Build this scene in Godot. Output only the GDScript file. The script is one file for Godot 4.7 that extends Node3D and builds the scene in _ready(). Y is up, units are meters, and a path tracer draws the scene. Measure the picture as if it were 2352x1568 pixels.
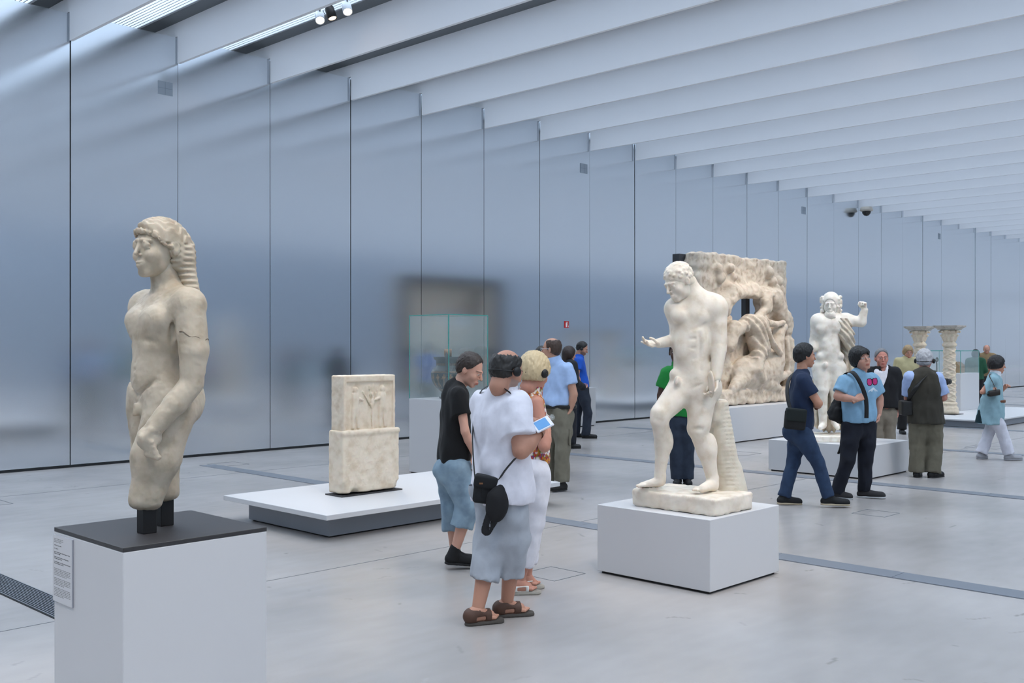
extends Node3D
# A long daylit gallery: aluminium wall, ceiling blades, statues on white pedestals and visitors.

const VIEW_TURN := -45.79          # degrees: the statues and visitors below are laid out right / up / towards the viewer
var M := {}                        # shared materials

func V(x: float, y: float, z: float) -> Vector3:
	return Vector3(x, y, z)

func _ready() -> void:
	var cam := Camera3D.new()
	cam.name = "camera"
	add_child(cam)
	cam.projection = Camera3D.PROJECTION_FRUSTUM
	cam.near = 0.05
	cam.far = 300.0
	cam.size = 0.05 * 1568.0 / 2355.0
	cam.frustum_offset = Vector2(0.0, 0.05 * 9.0 / 2355.0)
	cam.position = Vector3(0, 1.68, 0)
	cam.rotation_degrees = Vector3(0, VIEW_TURN, 0)
	cam.current = true
	var env := Environment.new()
	env.background_mode = Environment.BG_SKY
	var sky := Sky.new()
	var sm := ProceduralSkyMaterial.new()          # an evenly overcast sky above the skylights
	sm.sky_top_color = Color(0.90, 0.945, 1.0)
	sm.sky_horizon_color = Color(0.92, 0.955, 1.0)
	sm.ground_bottom_color = Color(0.3, 0.32, 0.34)
	sm.ground_horizon_color = Color(0.5, 0.53, 0.56)
	sm.sun_angle_max = 0.0
	sky.sky_material = sm
	env.sky = sky
	env.background_energy_multiplier = 5.2
	env.tonemap_mode = Environment.TONE_MAPPER_LINEAR
	env.tonemap_exposure = 1.05
	env.sdfgi_enabled = true
	env.ssao_enabled = true
	env.ssil_enabled = true
	var we := WorldEnvironment.new()
	we.name = "world_environment"
	we.environment = env
	add_child(we)
	make_materials()
	make_textures()
	build_hall()
	build_fittings()
	build_pedestals()
	build_kouros()
	build_stele()
	build_vitrine()
	build_athlete()
	build_relief()
	build_jupiter()
	build_columns()
	build_far_case()
	build_person_boy()
	build_person_polo()
	build_person_blonde()
	build_person_blueshirt()
	build_person_bluetee()
	build_person_green()
	build_person_navy()
	build_person_sunglasses()
	build_person_blazer()
	build_person_vest()
	build_person_cardigan()
	build_people_far()
	build_reflected()

# ---------------------------------------------------------------- materials

func noise_tex(freq: float, ramp: Array, octaves := 4, size := 512, kind := FastNoiseLite.TYPE_SIMPLEX_SMOOTH, sd := 1, normal := false, bump := 4.0) -> NoiseTexture2D:
	var n := FastNoiseLite.new()
	n.seed = sd
	n.noise_type = kind
	n.frequency = freq
	n.fractal_octaves = octaves
	var t := NoiseTexture2D.new()
	t.width = size
	t.height = size
	t.seamless = true
	t.noise = n
	if normal:
		t.as_normal_map = true
		t.bump_strength = bump
	elif ramp.size() > 0:
		var g := Gradient.new()
		var offs := PackedFloat32Array()
		var cols := PackedColorArray()
		for r in ramp:
			offs.append(r[0])
			cols.append(r[1])
		g.offsets = offs
		g.colors = cols
		t.color_ramp = g
	return t

func mat(c: Color, rough := 0.7, metal := 0.0, spec := 0.5) -> StandardMaterial3D:
	var m := StandardMaterial3D.new()
	m.albedo_color = c
	m.roughness = rough
	m.metallic = metal
	m.metallic_specular = spec
	return m

func textured(c: Color, tex: Texture2D, scale: float, rough := 0.7, nrm: Texture2D = null, nscale := 0.5) -> StandardMaterial3D:
	var m := mat(c, rough)
	m.albedo_texture = tex
	m.uv1_triplanar = true
	m.uv1_scale = Vector3.ONE * scale
	if nrm:
		m.normal_enabled = true
		m.normal_texture = nrm
		m.normal_scale = nscale
	return m

func grey(v: float) -> Color:
	return Color(v, v, v)

func make_materials() -> void:
	# brushed anodised aluminium of the wall, grain running along the hall
	var al := mat(Color(0.88, 0.90, 0.92), 0.15, 1.0)
	al.anisotropy_enabled = true
	al.anisotropy = 0.45
	M.aluminium = al
	M.aluminium_plain = mat(Color(0.80, 0.835, 0.875), 0.33, 1.0)
	M.white = mat(Color(0.79, 0.79, 0.795), 0.42)
	M.white_top = mat(Color(0.80, 0.805, 0.815), 0.42)
	M.blade = mat(Color(0.925, 0.93, 0.94), 0.55)
	M.ceiling = mat(Color(0.42, 0.44, 0.46), 0.7)
	M.fin = mat(Color(0.83, 0.86, 0.89), 0.5)
	M.louvre = mat(Color(0.86, 0.89, 0.92), 0.5)
	M.dark_gap = mat(Color(0.10, 0.11, 0.12), 0.8)
	M.graphite = mat(Color(0.19, 0.185, 0.19), 0.5)
	M.black = mat(Color(0.03, 0.03, 0.035), 0.55)
	M.grey_base = mat(Color(0.50, 0.52, 0.55), 0.5)
	M.steel = mat(Color(0.55, 0.57, 0.59), 0.35, 0.8)
	M.chrome = mat(Color(0.8, 0.8, 0.8), 0.15, 1.0)
	M.strip_dark = mat(Color(0.38, 0.40, 0.42), 0.6)
	M.strip = mat(Color(0.45, 0.47, 0.50), 0.45)
	# polished concrete
	var fl := StandardMaterial3D.new()
	fl.albedo_color = Color(0.70, 0.68, 0.668)
	fl.albedo_texture = concrete_texture()
	fl.uv1_triplanar = true
	fl.uv1_world_triplanar = true
	fl.uv1_scale = Vector3(0.09, 0.09, 0.09)
	fl.roughness = 0.26
	M.concrete = fl

# trowelled concrete: broad soft clouds, fine smears and a few scuffs
func concrete_texture() -> ImageTexture:
	var n := FastNoiseLite.new()
	n.seed = 17
	n.frequency = 0.009
	n.fractal_octaves = 5
	n.noise_type = FastNoiseLite.TYPE_PERLIN
	var a := n.get_seamless_image(640, 640)
	n.frequency = 0.05
	n.seed = 18
	n.fractal_octaves = 3
	var b := n.get_seamless_image(640, 640)
	var im := Image.create(640, 640, false, Image.FORMAT_RGB8)
	for y in 640:
		for x in 640:
			var v := 0.93 + 0.075 * (a.get_pixel(x, y).r * 2.0 - 1.0) + 0.020 * (b.get_pixel(x, (y * 3) % 640).r * 2.0 - 1.0)
			im.set_pixel(x, y, Color(v, v, v * 0.998))
	var rng := RandomNumberGenerator.new()
	rng.seed = 23
	for i in 260:
		var x := rng.randf() * 620.0
		var y := rng.randf() * 620.0
		var d := rng.randf() * TAU
		var s := rng.randf_range(0.80, 0.94)
		for k in rng.randi_range(2, 9):
			im.set_pixel(int(x) % 640, int(y) % 640, grey(s))
			x += cos(d) + 640.0
			y += sin(d) + 640.0
			d += rng.randf_range(-0.3, 0.3)
	return ImageTexture.create_from_image(im)

# ---------------------------------------------------------------- objects and tags

func tag(o: Node, label: String, category: String, group := "", kind := "") -> void:
	if label: o.set_meta("label", label)
	if category: o.set_meta("category", category)
	if group: o.set_meta("group", group)
	if kind: o.set_meta("kind", kind)

var used_names := {}
func numbered(n: String) -> String:
	if not used_names.has(n):
		used_names[n] = 0
		return n
	used_names[n] += 1
	return "%s_%03d" % [n, used_names[n]]

func thing(called: String, label: String, category: String, at := Vector3.ZERO, turn := 0.0, group := "") -> Node3D:
	var o := Node3D.new()
	o.name = numbered(called)
	add_child(o)
	o.position = at
	o.rotation_degrees.y = turn
	tag(o, label, category, group, "thing")
	return o

func part(called: String, mesh: Mesh, m: Material, parent: Node, at := Vector3.ZERO, label := "") -> MeshInstance3D:
	var o := MeshInstance3D.new()
	o.mesh = mesh
	o.material_override = m
	if parent == self:
		o.name = numbered(called)
		add_child(o)
	else:
		o.name = called
		parent.add_child(o, true)
	o.position = at
	if label: o.set_meta("label", label)
	return o

# ---------------------------------------------------------------- meshes

func quad(st: SurfaceTool, a: Vector3, b: Vector3, c: Vector3, d: Vector3, uv := false) -> void:
	# a b c d run clockwise seen from the front
	if uv:
		st.set_uv(Vector2(0, 1)); st.add_vertex(a); st.set_uv(Vector2(0, 0)); st.add_vertex(b); st.set_uv(Vector2(1, 0)); st.add_vertex(c)
		st.set_uv(Vector2(0, 1)); st.add_vertex(a); st.set_uv(Vector2(1, 0)); st.add_vertex(c); st.set_uv(Vector2(1, 1)); st.add_vertex(d)
		return
	st.add_vertex(a); st.add_vertex(b); st.add_vertex(c)
	st.add_vertex(a); st.add_vertex(c); st.add_vertex(d)

func start_flat() -> SurfaceTool:
	var st := SurfaceTool.new()
	st.begin(Mesh.PRIMITIVE_TRIANGLES)
	st.set_smooth_group(-1)
	return st

func face(st: SurfaceTool, pts: Array, out: Vector3) -> void:
	var n: Vector3 = (pts[1] - pts[0]).cross(pts[2] - pts[0])
	if n.dot(out) > 0.0:
		pts = pts.duplicate()
		pts.reverse()
	for i in range(1, pts.size() - 1):
		st.add_vertex(pts[0]); st.add_vertex(pts[i]); st.add_vertex(pts[i + 1])

func add_rbox(st: SurfaceTool, c: Vector3, s: Vector3, b: float) -> void:
	# box with chamfered edges
	var h := s / 2.0
	b = minf(b, minf(h.x, minf(h.y, h.z)) * 0.9)
	var axes := [Vector3.RIGHT, Vector3.UP, Vector3.BACK]
	for a in 3:
		for sg in [-1.0, 1.0]:
			var n: Vector3 = axes[a] * sg
			var u: Vector3 = axes[(a + 1) % 3]
			var w: Vector3 = axes[(a + 2) % 3]
			var hu := h[(a + 1) % 3] - b
			var hw := h[(a + 2) % 3] - b
			var o: Vector3 = c + n * h[a]
			face(st, [o - u * hu - w * hw, o + u * hu - w * hw, o + u * hu + w * hw, o - u * hu + w * hw], n)
	if b <= 0.0:
		return
	for a in 3:
		var ax: Vector3 = axes[a]
		var u: Vector3 = axes[(a + 1) % 3]
		var w: Vector3 = axes[(a + 2) % 3]
		var l := h[a] - b
		for su in [-1.0, 1.0]:
			for sw in [-1.0, 1.0]:
				var p: Vector3 = c + u * su * h[(a + 1) % 3] + w * sw * (h[(a + 2) % 3] - b)
				var q: Vector3 = c + u * su * (h[(a + 1) % 3] - b) + w * sw * h[(a + 2) % 3]
				face(st, [p - ax * l, p + ax * l, q + ax * l, q - ax * l], u * su + w * sw)
	for sx in [-1.0, 1.0]:
		for sy in [-1.0, 1.0]:
			for sz in [-1.0, 1.0]:
				var k := Vector3(sx, sy, sz)
				face(st, [c + k * Vector3(h.x, h.y - b, h.z - b), c + k * Vector3(h.x - b, h.y, h.z - b), c + k * Vector3(h.x - b, h.y - b, h.z)], k)

func done(st: SurfaceTool) -> ArrayMesh:
	st.generate_normals()
	return st.commit()

func rbox(s: Vector3, b := 0.003) -> ArrayMesh:
	# centred in x and z, standing on y = 0
	var st := start_flat()
	add_rbox(st, Vector3(0, s.y / 2.0, 0), s, b)
	return done(st)

func boxes(list: Array, b := 0.002) -> ArrayMesh:
	# list of [centre, size]
	var st := start_flat()
	for e in list:
		add_rbox(st, e[0], e[1], b)
	return done(st)

func tube(pts: Array, radii: Array, seg := 10, caps := true, flat := 1.0) -> ArrayMesh:
	var st := SurfaceTool.new()
	st.begin(Mesh.PRIMITIVE_TRIANGLES)
	st.set_smooth_group(0)
	add_tube(st, pts, radii, seg, caps, flat)
	return done(st)

func add_tube(st: SurfaceTool, pts: Array, radii: Array, seg := 10, caps := true, flat := 1.0, side := Vector3.ZERO) -> void:
	var rings := []
	var prev_u := Vector3.ZERO
	for i in pts.size():
		var t: Vector3 = (pts[mini(i + 1, pts.size() - 1)] - pts[maxi(i - 1, 0)]).normalized()
		var u: Vector3
		if side != Vector3.ZERO:
			u = (side - t * side.dot(t)).normalized()
		elif prev_u == Vector3.ZERO:
			u = t.cross(Vector3.UP if absf(t.y) < 0.9 else Vector3.RIGHT).normalized()
		else:
			u = (prev_u - t * prev_u.dot(t)).normalized()
		prev_u = u
		var w := t.cross(u)
		var ring := []
		for k in seg:
			var a := TAU * k / seg
			ring.append(pts[i] + (u * cos(a) + w * sin(a) * flat) * radii[i % radii.size()])
		rings.append(ring)
	for i in rings.size() - 1:
		for k in seg:
			var k2 := (k + 1) % seg
			quad(st, rings[i][k], rings[i][k2], rings[i + 1][k2], rings[i + 1][k])
	if caps:
		for e in [[rings[0], pts[0], true], [rings[-1], pts[-1], false]]:
			for k in seg:
				var k2 := (k + 1) % seg
				if e[2]:
					st.add_vertex(e[1]); st.add_vertex(e[0][k2]); st.add_vertex(e[0][k])
				else:
					st.add_vertex(e[1]); st.add_vertex(e[0][k]); st.add_vertex(e[0][k2])

func lathe(profile: Array, seg := 24, wobble := 0.0) -> ArrayMesh:
	# profile: [radius, height] pairs from the bottom up
	var st := SurfaceTool.new()
	st.begin(Mesh.PRIMITIVE_TRIANGLES)
	st.set_smooth_group(0)
	for i in profile.size() - 1:
		var a: Array = profile[i]
		var b: Array = profile[i + 1]
		for k in seg:
			var p := TAU * k / seg
			var q := TAU * (k + 1) / seg
			var d0 := Vector3(cos(p), 0, sin(p))
			var d1 := Vector3(cos(q), 0, sin(q))
			quad(st, d0 * a[0] + Vector3.UP * a[1], d0 * b[0] + Vector3.UP * b[1], d1 * b[0] + Vector3.UP * b[1], d1 * a[0] + Vector3.UP * a[1])
	return done(st)

# ---------------------------------------------------------------- the hall

const WALL_Z := -14.22
const BAY := 1.591                 # from blade to blade
const BAY0 := 5.884                # x of the first blade seen
const BLADE_Y := 5.867             # underside of the blades
const CEIL_Y := 6.47
const X0 := -9.0
const X1 := 92.0
const Z1 := 11.5

func struct(o: Node) -> void:
	o.set_meta("kind", "structure")

func build_hall() -> void:
	var len_x := X1 - X0
	var mid_x := (X0 + X1) / 2.0
	var len_z := Z1 - WALL_Z
	var mid_z := (Z1 + WALL_Z) / 2.0
	# floor
	var fl := part("floor", boxes([[Vector3(mid_x, -0.15, mid_z), Vector3(len_x + 1.0, 0.3, len_z + 1.0)]], 0.0), M.concrete, self)
	struct(fl)
	# covers of the floor trenches: rows of plates, one run is a grille
	for k in 18:
		var x := 2.665 + 4.67 * k
		if x > 60.0: break
		var grille := k == 0
		var t := part("trim_%d" % (k + 1), boxes([[Vector3(x, 0.0015, mid_z - 0.4), Vector3(0.225, 0.003, len_z - 3.0)]], 0.0), M.dark_gap if grille else M.strip, self)
		struct(t)
		if grille:
			var bar := boxes([[Vector3(0, 0.006, 0), Vector3(0.0075, 0.010, 3.6)]], 0.0)
			for i in 13:
				part("grille_bar", bar, M.steel, t, Vector3(x - 0.102 + 0.017 * i, 0, -8.0))
		else:
			var plate := boxes([[Vector3(0, 0.004, 0), Vector3(0.219, 0.005, 0.995)]], 0.001)
			for i in 14:
				part("cover_plate", plate, M.strip, t, Vector3(x, 0, -11.7 + 1.0 * i))
	# saw cuts in the concrete: thin joints at right angles to the trenches
	var cut := mat(Color(0.42, 0.43, 0.45), 0.8)
	var zs := [-12.0, -6.35, -0.7, 4.9]
	for i in zs.size():
		var j := part("trim_%d" % (30 + i), boxes([[Vector3(mid_x, 0.0008, zs[i]), Vector3(len_x, 0.0016, 0.007)]], 0.0), cut, self)
		struct(j)
	# the long aluminium wall: a dark backing, one panel for each bay, gaps between them
	var back := part("wall_back", boxes([[Vector3(mid_x, 3.12, WALL_Z - 0.18), Vector3(len_x + 1.0, 6.24, 0.3)]], 0.0), M.dark_gap, self)
	struct(back)
	var st := start_flat()
	var pw := BAY - 0.012
	var ph := 6.255
	for f in [[Vector3(-pw / 2, 0.035, 0), Vector3(-pw / 2, ph, 0), Vector3(pw / 2, ph, 0), Vector3(pw / 2, 0.035, 0)]]:
		quad(st, f[0], f[1], f[2], f[3], true)
	var d := Vector3(0, 0, -0.028)
	quad(st, Vector3(-pw / 2, 0.035, 0) + d, Vector3(-pw / 2, ph, 0) + d, Vector3(-pw / 2, ph, 0), Vector3(-pw / 2, 0.035, 0), true)
	quad(st, Vector3(pw / 2, 0.035, 0), Vector3(pw / 2, ph, 0), Vector3(pw / 2, ph, 0) + d, Vector3(pw / 2, 0.035, 0) + d, true)
	quad(st, Vector3(-pw / 2, ph, 0), Vector3(-pw / 2, ph, 0) + d, Vector3(pw / 2, ph, 0) + d, Vector3(pw / 2, ph, 0), true)
	quad(st, Vector3(-pw / 2, 0.035, 0) + d, Vector3(-pw / 2, 0.035, 0), Vector3(pw / 2, 0.035, 0), Vector3(pw / 2, 0.035, 0) + d, true)
	st.generate_normals()
	st.generate_tangents()
	var panel := st.commit()
	var nb := int((X1 - BAY0) / BAY) + 1
	var n0 := int((X0 - BAY0) / BAY) - 1
	var rng := RandomNumberGenerator.new()
	rng.seed = 4
	for k in range(n0, nb):
		var x := BAY0 + BAY * (k + 0.5)
		var p := part("wall_panel", panel, M.aluminium, back, Vector3(x, 0, WALL_Z))
		p.rotation_degrees = Vector3(rng.randf_range(-0.10, 0.10), rng.randf_range(-0.12, 0.12), 0)
	var bb := part("baseboard_back", boxes([[Vector3(mid_x, 0.014, WALL_Z + 0.012), Vector3(len_x, 0.028, 0.02)]], 0.0), M.dark_gap, self)
	struct(bb)
	# the other sides of the hall, and the closed space above and behind the aluminium wall
	var ob := part("wall_outer", boxes([[Vector3(mid_x, 3.4, WALL_Z - 1.9), Vector3(len_x + 1.0, 7.2, 0.3)]], 0.0), M.blade, self)
	struct(ob)
	var fw := part("wall_front", boxes([[Vector3(mid_x, 3.3, Z1 + 0.15), Vector3(len_x + 1.0, 6.6, 0.3)]], 0.0), M.aluminium_plain, self)
	struct(fw)
	for e in [["wall_left", X0 - 0.15], ["wall_right", X1 + 0.15]]:
		var w := part(e[0], boxes([[Vector3(e[1], 3.3, mid_z), Vector3(0.3, 6.6, len_z + 1.0)]], 0.0), M.blade, self)
		struct(w)
	# ceiling: in each bay a closed strip and an open skylight crossed by fins, blades between the bays
	var ceil := Node3D.new()
	ceil.name = "ceiling"
	add_child(ceil)
	struct(ceil)
	var open_w := 1.29
	var strip_w := BAY - open_w - 0.05
	var strip := boxes([[Vector3(0, 0.06, mid_z - 0.7), Vector3(strip_w, 0.12, len_z + 2.2)]], 0.0)
	var blade := boxes([[Vector3(0, 0.20, mid_z + 0.02), Vector3(0.05, 0.40, len_z - 0.04)], [Vector3(0, 0.62, mid_z - 0.85), Vector3(0.05, 0.44, len_z + 1.7)]], 0.0)
	var fin := boxes([[Vector3(0, 0.0, mid_z - 0.7), Vector3(0.014, 0.06, len_z + 1.9)]], 0.0)
	var fst := start_flat()
	for i in 22:
		add_rbox(fst, Vector3(0.035 + i * 0.058, 0.0, mid_z - 0.7), Vector3(0.014, 0.06, len_z + 1.9), 0.0)
	var fins := done(fst)
	for k in range(n0, nb):
		var x := BAY0 + BAY * k
		var b := part("beam", blade, M.blade, self, Vector3(x, BLADE_Y, 0))
		struct(b)
		# the skylight lies behind the blade, the closed strip before the next blade
		part("ceiling_strip", strip, M.ceiling, ceil, Vector3(x + 0.025 + open_w + strip_w / 2.0, CEIL_Y, 0))
		var l := Node3D.new()
		l.name = "skylight"
		ceil.add_child(l, true)
		l.position = Vector3(x + 0.025, CEIL_Y + 0.03, 0)
		if k < 3 and k >= -1:
			for i in 22:
				part("fin", fin, M.fin, l, Vector3(0.035 + i * 0.058, 0, 0))
		else:
			var s := part("fins", fins, M.fin, l)
			s.set_meta("kind", "stuff")

# ---------------------------------------------------------------- soft solids: distances on a grid, meshed as surface nets

class Field:
	const FAR := 9.0
	var lo: Vector3
	var h: float
	var nx: int
	var ny: int
	var nz: int
	var d := PackedFloat32Array()
	var i0: int
	var i1: int
	var j0: int
	var j1: int
	var k0: int
	var k1: int

	func _init(a: Vector3, b: Vector3, cell: float) -> void:
		h = cell
		lo = a
		nx = int(ceilf((b.x - a.x) / h)) + 1
		ny = int(ceilf((b.y - a.y) / h)) + 1
		nz = int(ceilf((b.z - a.z) / h)) + 1
		d.resize(nx * ny * nz)
		d.fill(FAR)

	func span(a: Vector3, b: Vector3) -> void:
		i0 = clampi(int((a.x - lo.x) / h), 0, nx); i1 = clampi(int((b.x - lo.x) / h) + 2, 0, nx)
		j0 = clampi(int((a.y - lo.y) / h), 0, ny); j1 = clampi(int((b.y - lo.y) / h) + 2, 0, ny)
		k0 = clampi(int((a.z - lo.z) / h), 0, nz); k1 = clampi(int((b.z - lo.z) / h) + 2, 0, nz)

	# tapered bone from a to b; thin > 1 flattens it along the direction flat; k blends it into what is there; carve takes it away
	func bone(a: Vector3, b: Vector3, ra: float, rb: float, k := 0.0, flat := Vector3.ZERO, thin := 1.0, carve := false) -> void:
		var m := maxf(ra, rb) + k + 2.5 * h
		var e := Vector3(m, m, m)
		span(a.min(b) - e, a.max(b) + e)
		var ba := b - a
		var inv := 1.0 / maxf(ba.dot(ba), 1e-9)
		var dr := rb - ra
		var extra := thin * thin - 1.0
		var ik := 0.25 / maxf(k, 1e-6)
		var squash := extra != 0.0
		for kz in range(k0, k1):
			for jy in range(j0, j1):
				var n := (kz * ny + jy) * nx + i0
				var p := Vector3(lo.x + i0 * h, lo.y + jy * h, lo.z + kz * h) - a
				for ix in range(i0, i1):
					var t := clampf(p.dot(ba) * inv, 0.0, 1.0)
					var q := p - ba * t
					var s: float
					if squash:
						var f := q.dot(flat)
						s = sqrt(q.length_squared() + f * f * extra) - ra - dr * t
					else:
						s = q.length() - ra - dr * t
					p.x += h
					if s < m:
						var o := d[n]
						if carve:
							s = -s
							var g := k - absf(o - s)
							d[n] = maxf(o, s) + (g * g * ik if g > 0.0 else 0.0)
						else:
							var g := k - absf(o - s)
							d[n] = minf(o, s) - (g * g * ik if g > 0.0 else 0.0)
					n += 1

	# tapered sleeve from a to b with flat ends
	func sleeve(a: Vector3, b: Vector3, ra: float, rb: float, k := 0.0, flat := Vector3.ZERO, thin := 1.0) -> void:
		var m := maxf(ra, rb) + k + 2.5 * h
		var e := Vector3(m, m, m)
		span(a.min(b) - e, a.max(b) + e)
		var ln := (b - a).length()
		var u := (b - a) / maxf(ln, 1e-6)
		var dr := (rb - ra) / maxf(ln, 1e-6)
		var extra := thin * thin - 1.0
		var ik := 0.25 / maxf(k, 1e-6)
		var far := k + 2.5 * h
		for kz in range(k0, k1):
			for jy in range(j0, j1):
				var n := (kz * ny + jy) * nx + i0
				var p := Vector3(lo.x + i0 * h, lo.y + jy * h, lo.z + kz * h) - a
				for ix in range(i0, i1):
					var t := p.dot(u)
					var q := p - u * t
					var l2 := q.length_squared()
					if extra != 0.0:
						var f := q.dot(flat)
						l2 += f * f * extra
					var s: float
					if t < 0.0: s = sqrt(l2 + t * t) - ra
					else: s = maxf(sqrt(l2) - ra - dr * minf(t, ln), t - ln)
					p.x += h
					if s < far:
						var o := d[n]
						var g := k - absf(o - s)
						d[n] = minf(o, s) - (g * g * ik if g > 0.0 else 0.0)
					n += 1

	func ball(c: Vector3, r: float, k := 0.0, carve := false) -> void:
		bone(c, c, r, r, k, Vector3.ZERO, 1.0, carve)

	# ellipsoid with half axes r along the columns of b
	func egg(c: Vector3, r: Vector3, k := 0.0, carve := false, b := Basis.IDENTITY) -> void:
		var m := maxf(r.x, maxf(r.y, r.z)) + k + 2.5 * h
		var e := Vector3(m, m, m)
		if b == Basis.IDENTITY:
			e = r + Vector3.ONE * (k + 2.5 * h)
		span(c - e, c + e)
		var bt := b.transposed()
		var ir := Vector3.ONE / r
		var ir2 := ir * ir
		var ik := 0.25 / maxf(k, 1e-6)
		var far := k + 2.5 * h
		var step := bt * Vector3(h, 0, 0)
		for kz in range(k0, k1):
			for jy in range(j0, j1):
				var n := (kz * ny + jy) * nx + i0
				var p := bt * (Vector3(lo.x + i0 * h, lo.y + jy * h, lo.z + kz * h) - c)
				for ix in range(i0, i1):
					var a := (p * ir).length()
					var s := a * (a - 1.0) / maxf((p * ir2).length(), 1e-6)
					p += step
					if s < far:
						var o := d[n]
						if carve:
							s = -s
							var g := k - absf(o - s)
							d[n] = maxf(o, s) + (g * g * ik if g > 0.0 else 0.0)
						else:
							var g := k - absf(o - s)
							d[n] = minf(o, s) - (g * g * ik if g > 0.0 else 0.0)
					n += 1

	# box with rounded edges, half size r, turned by b
	func block(c: Vector3, r: Vector3, round := 0.01, k := 0.0, carve := false, b := Basis.IDENTITY) -> void:
		var ext := Vector3(absf(b.x.x) * r.x + absf(b.y.x) * r.y + absf(b.z.x) * r.z, absf(b.x.y) * r.x + absf(b.y.y) * r.y + absf(b.z.y) * r.z, absf(b.x.z) * r.x + absf(b.y.z) * r.y + absf(b.z.z) * r.z)
		var e := ext + Vector3.ONE * (k + 2.5 * h)
		span(c - e, c + e)
		var bt := b.transposed()
		var ik := 0.25 / maxf(k, 1e-6)
		var far := k + 2.5 * h
		var inner := r - Vector3.ONE * round
		for kz in range(k0, k1):
			for jy in range(j0, j1):
				var n := (kz * ny + jy) * nx + i0
				for ix in range(i0, i1):
					var p := (bt * (Vector3(lo.x + ix * h, lo.y + jy * h, lo.z + kz * h) - c)).abs() - inner
					var s := p.max(Vector3.ZERO).length() + minf(maxf(p.x, maxf(p.y, p.z)), 0.0) - round
					if s < far:
						var o := d[n]
						if carve:
							s = -s
							var g := k - absf(o - s)
							d[n] = maxf(o, s) + (g * g * ik if g > 0.0 else 0.0)
						else:
							var g := k - absf(o - s)
							d[n] = minf(o, s) - (g * g * ik if g > 0.0 else 0.0)
					n += 1

	# keep what lies below the plane through c with normal m (within a ball of radius reach round c)
	func cut(c: Vector3, m: Vector3, k := 0.0, reach := 9.0) -> void:
		m = m.normalized()
		var ik := 0.25 / maxf(k, 1e-6)
		span(c - Vector3.ONE * reach, c + Vector3.ONE * reach)
		var dx := m.x * h
		for kz in range(k0, k1):
			for jy in range(j0, j1):
				var n := (kz * ny + jy) * nx + i0
				var s := (Vector3(lo.x + i0 * h, lo.y + jy * h, lo.z + kz * h) - c).dot(m)
				for ix in range(i0, i1):
					var o := d[n]
					if o < FAR and s > -0.2:
						var g := k - absf(o - s)
						d[n] = maxf(o, s) + (g * g * ik if g > 0.0 else 0.0)
					s += dx
					n += 1

	# uneven surface: noise of height amp added to what lies near the surface
	func rough(noise: FastNoiseLite, amp: float, stretch := Vector3.ONE, a := Vector3(-9, -9, -9), b := Vector3(9, 9, 9)) -> void:
		span(a, b)
		var near := 2.6 * h + amp
		for kz in range(k0, k1):
			for jy in range(j0, j1):
				var n := (kz * ny + jy) * nx + i0
				for ix in range(i0, i1):
					var o := d[n]
					if o < near and o > -near:
						d[n] = o + amp * noise.get_noise_3dv(Vector3(lo.x + ix * h, lo.y + jy * h, lo.z + kz * h) * stretch)
					n += 1

	# add f(position) to the distances near the surface
	func shape(f: Callable, a: Vector3, b: Vector3) -> void:
		span(a, b)
		var near := 4.0 * h + 0.01
		for kz in range(k0, k1):
			for jy in range(j0, j1):
				var n := (kz * ny + jy) * nx + i0
				for ix in range(i0, i1):
					var o := d[n]
					if o < near and o > -near:
						d[n] = o + f.call(Vector3(lo.x + ix * h, lo.y + jy * h, lo.z + kz * h))
					n += 1

	# z of the surface met first when coming from +z at (x, y)
	func front(x: float, y: float) -> float:
		var gx := clampf((x - lo.x) / h, 0.0, nx - 1.001)
		var gy := clampf((y - lo.y) / h, 0.0, ny - 1.001)
		var ix := int(gx)
		var jy := int(gy)
		gx -= ix
		gy -= jy
		var last := FAR
		for kz in range(nz - 1, -1, -1):
			var n := (kz * ny + jy) * nx + ix
			var s := lerpf(lerpf(d[n], d[n + 1], gx), lerpf(d[n + nx], d[n + nx + 1], gx), gy)
			if s < 0.0: return lo.z + (kz + minf(s / (s - last), 1.0)) * h
			last = s
		return lo.z

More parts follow.
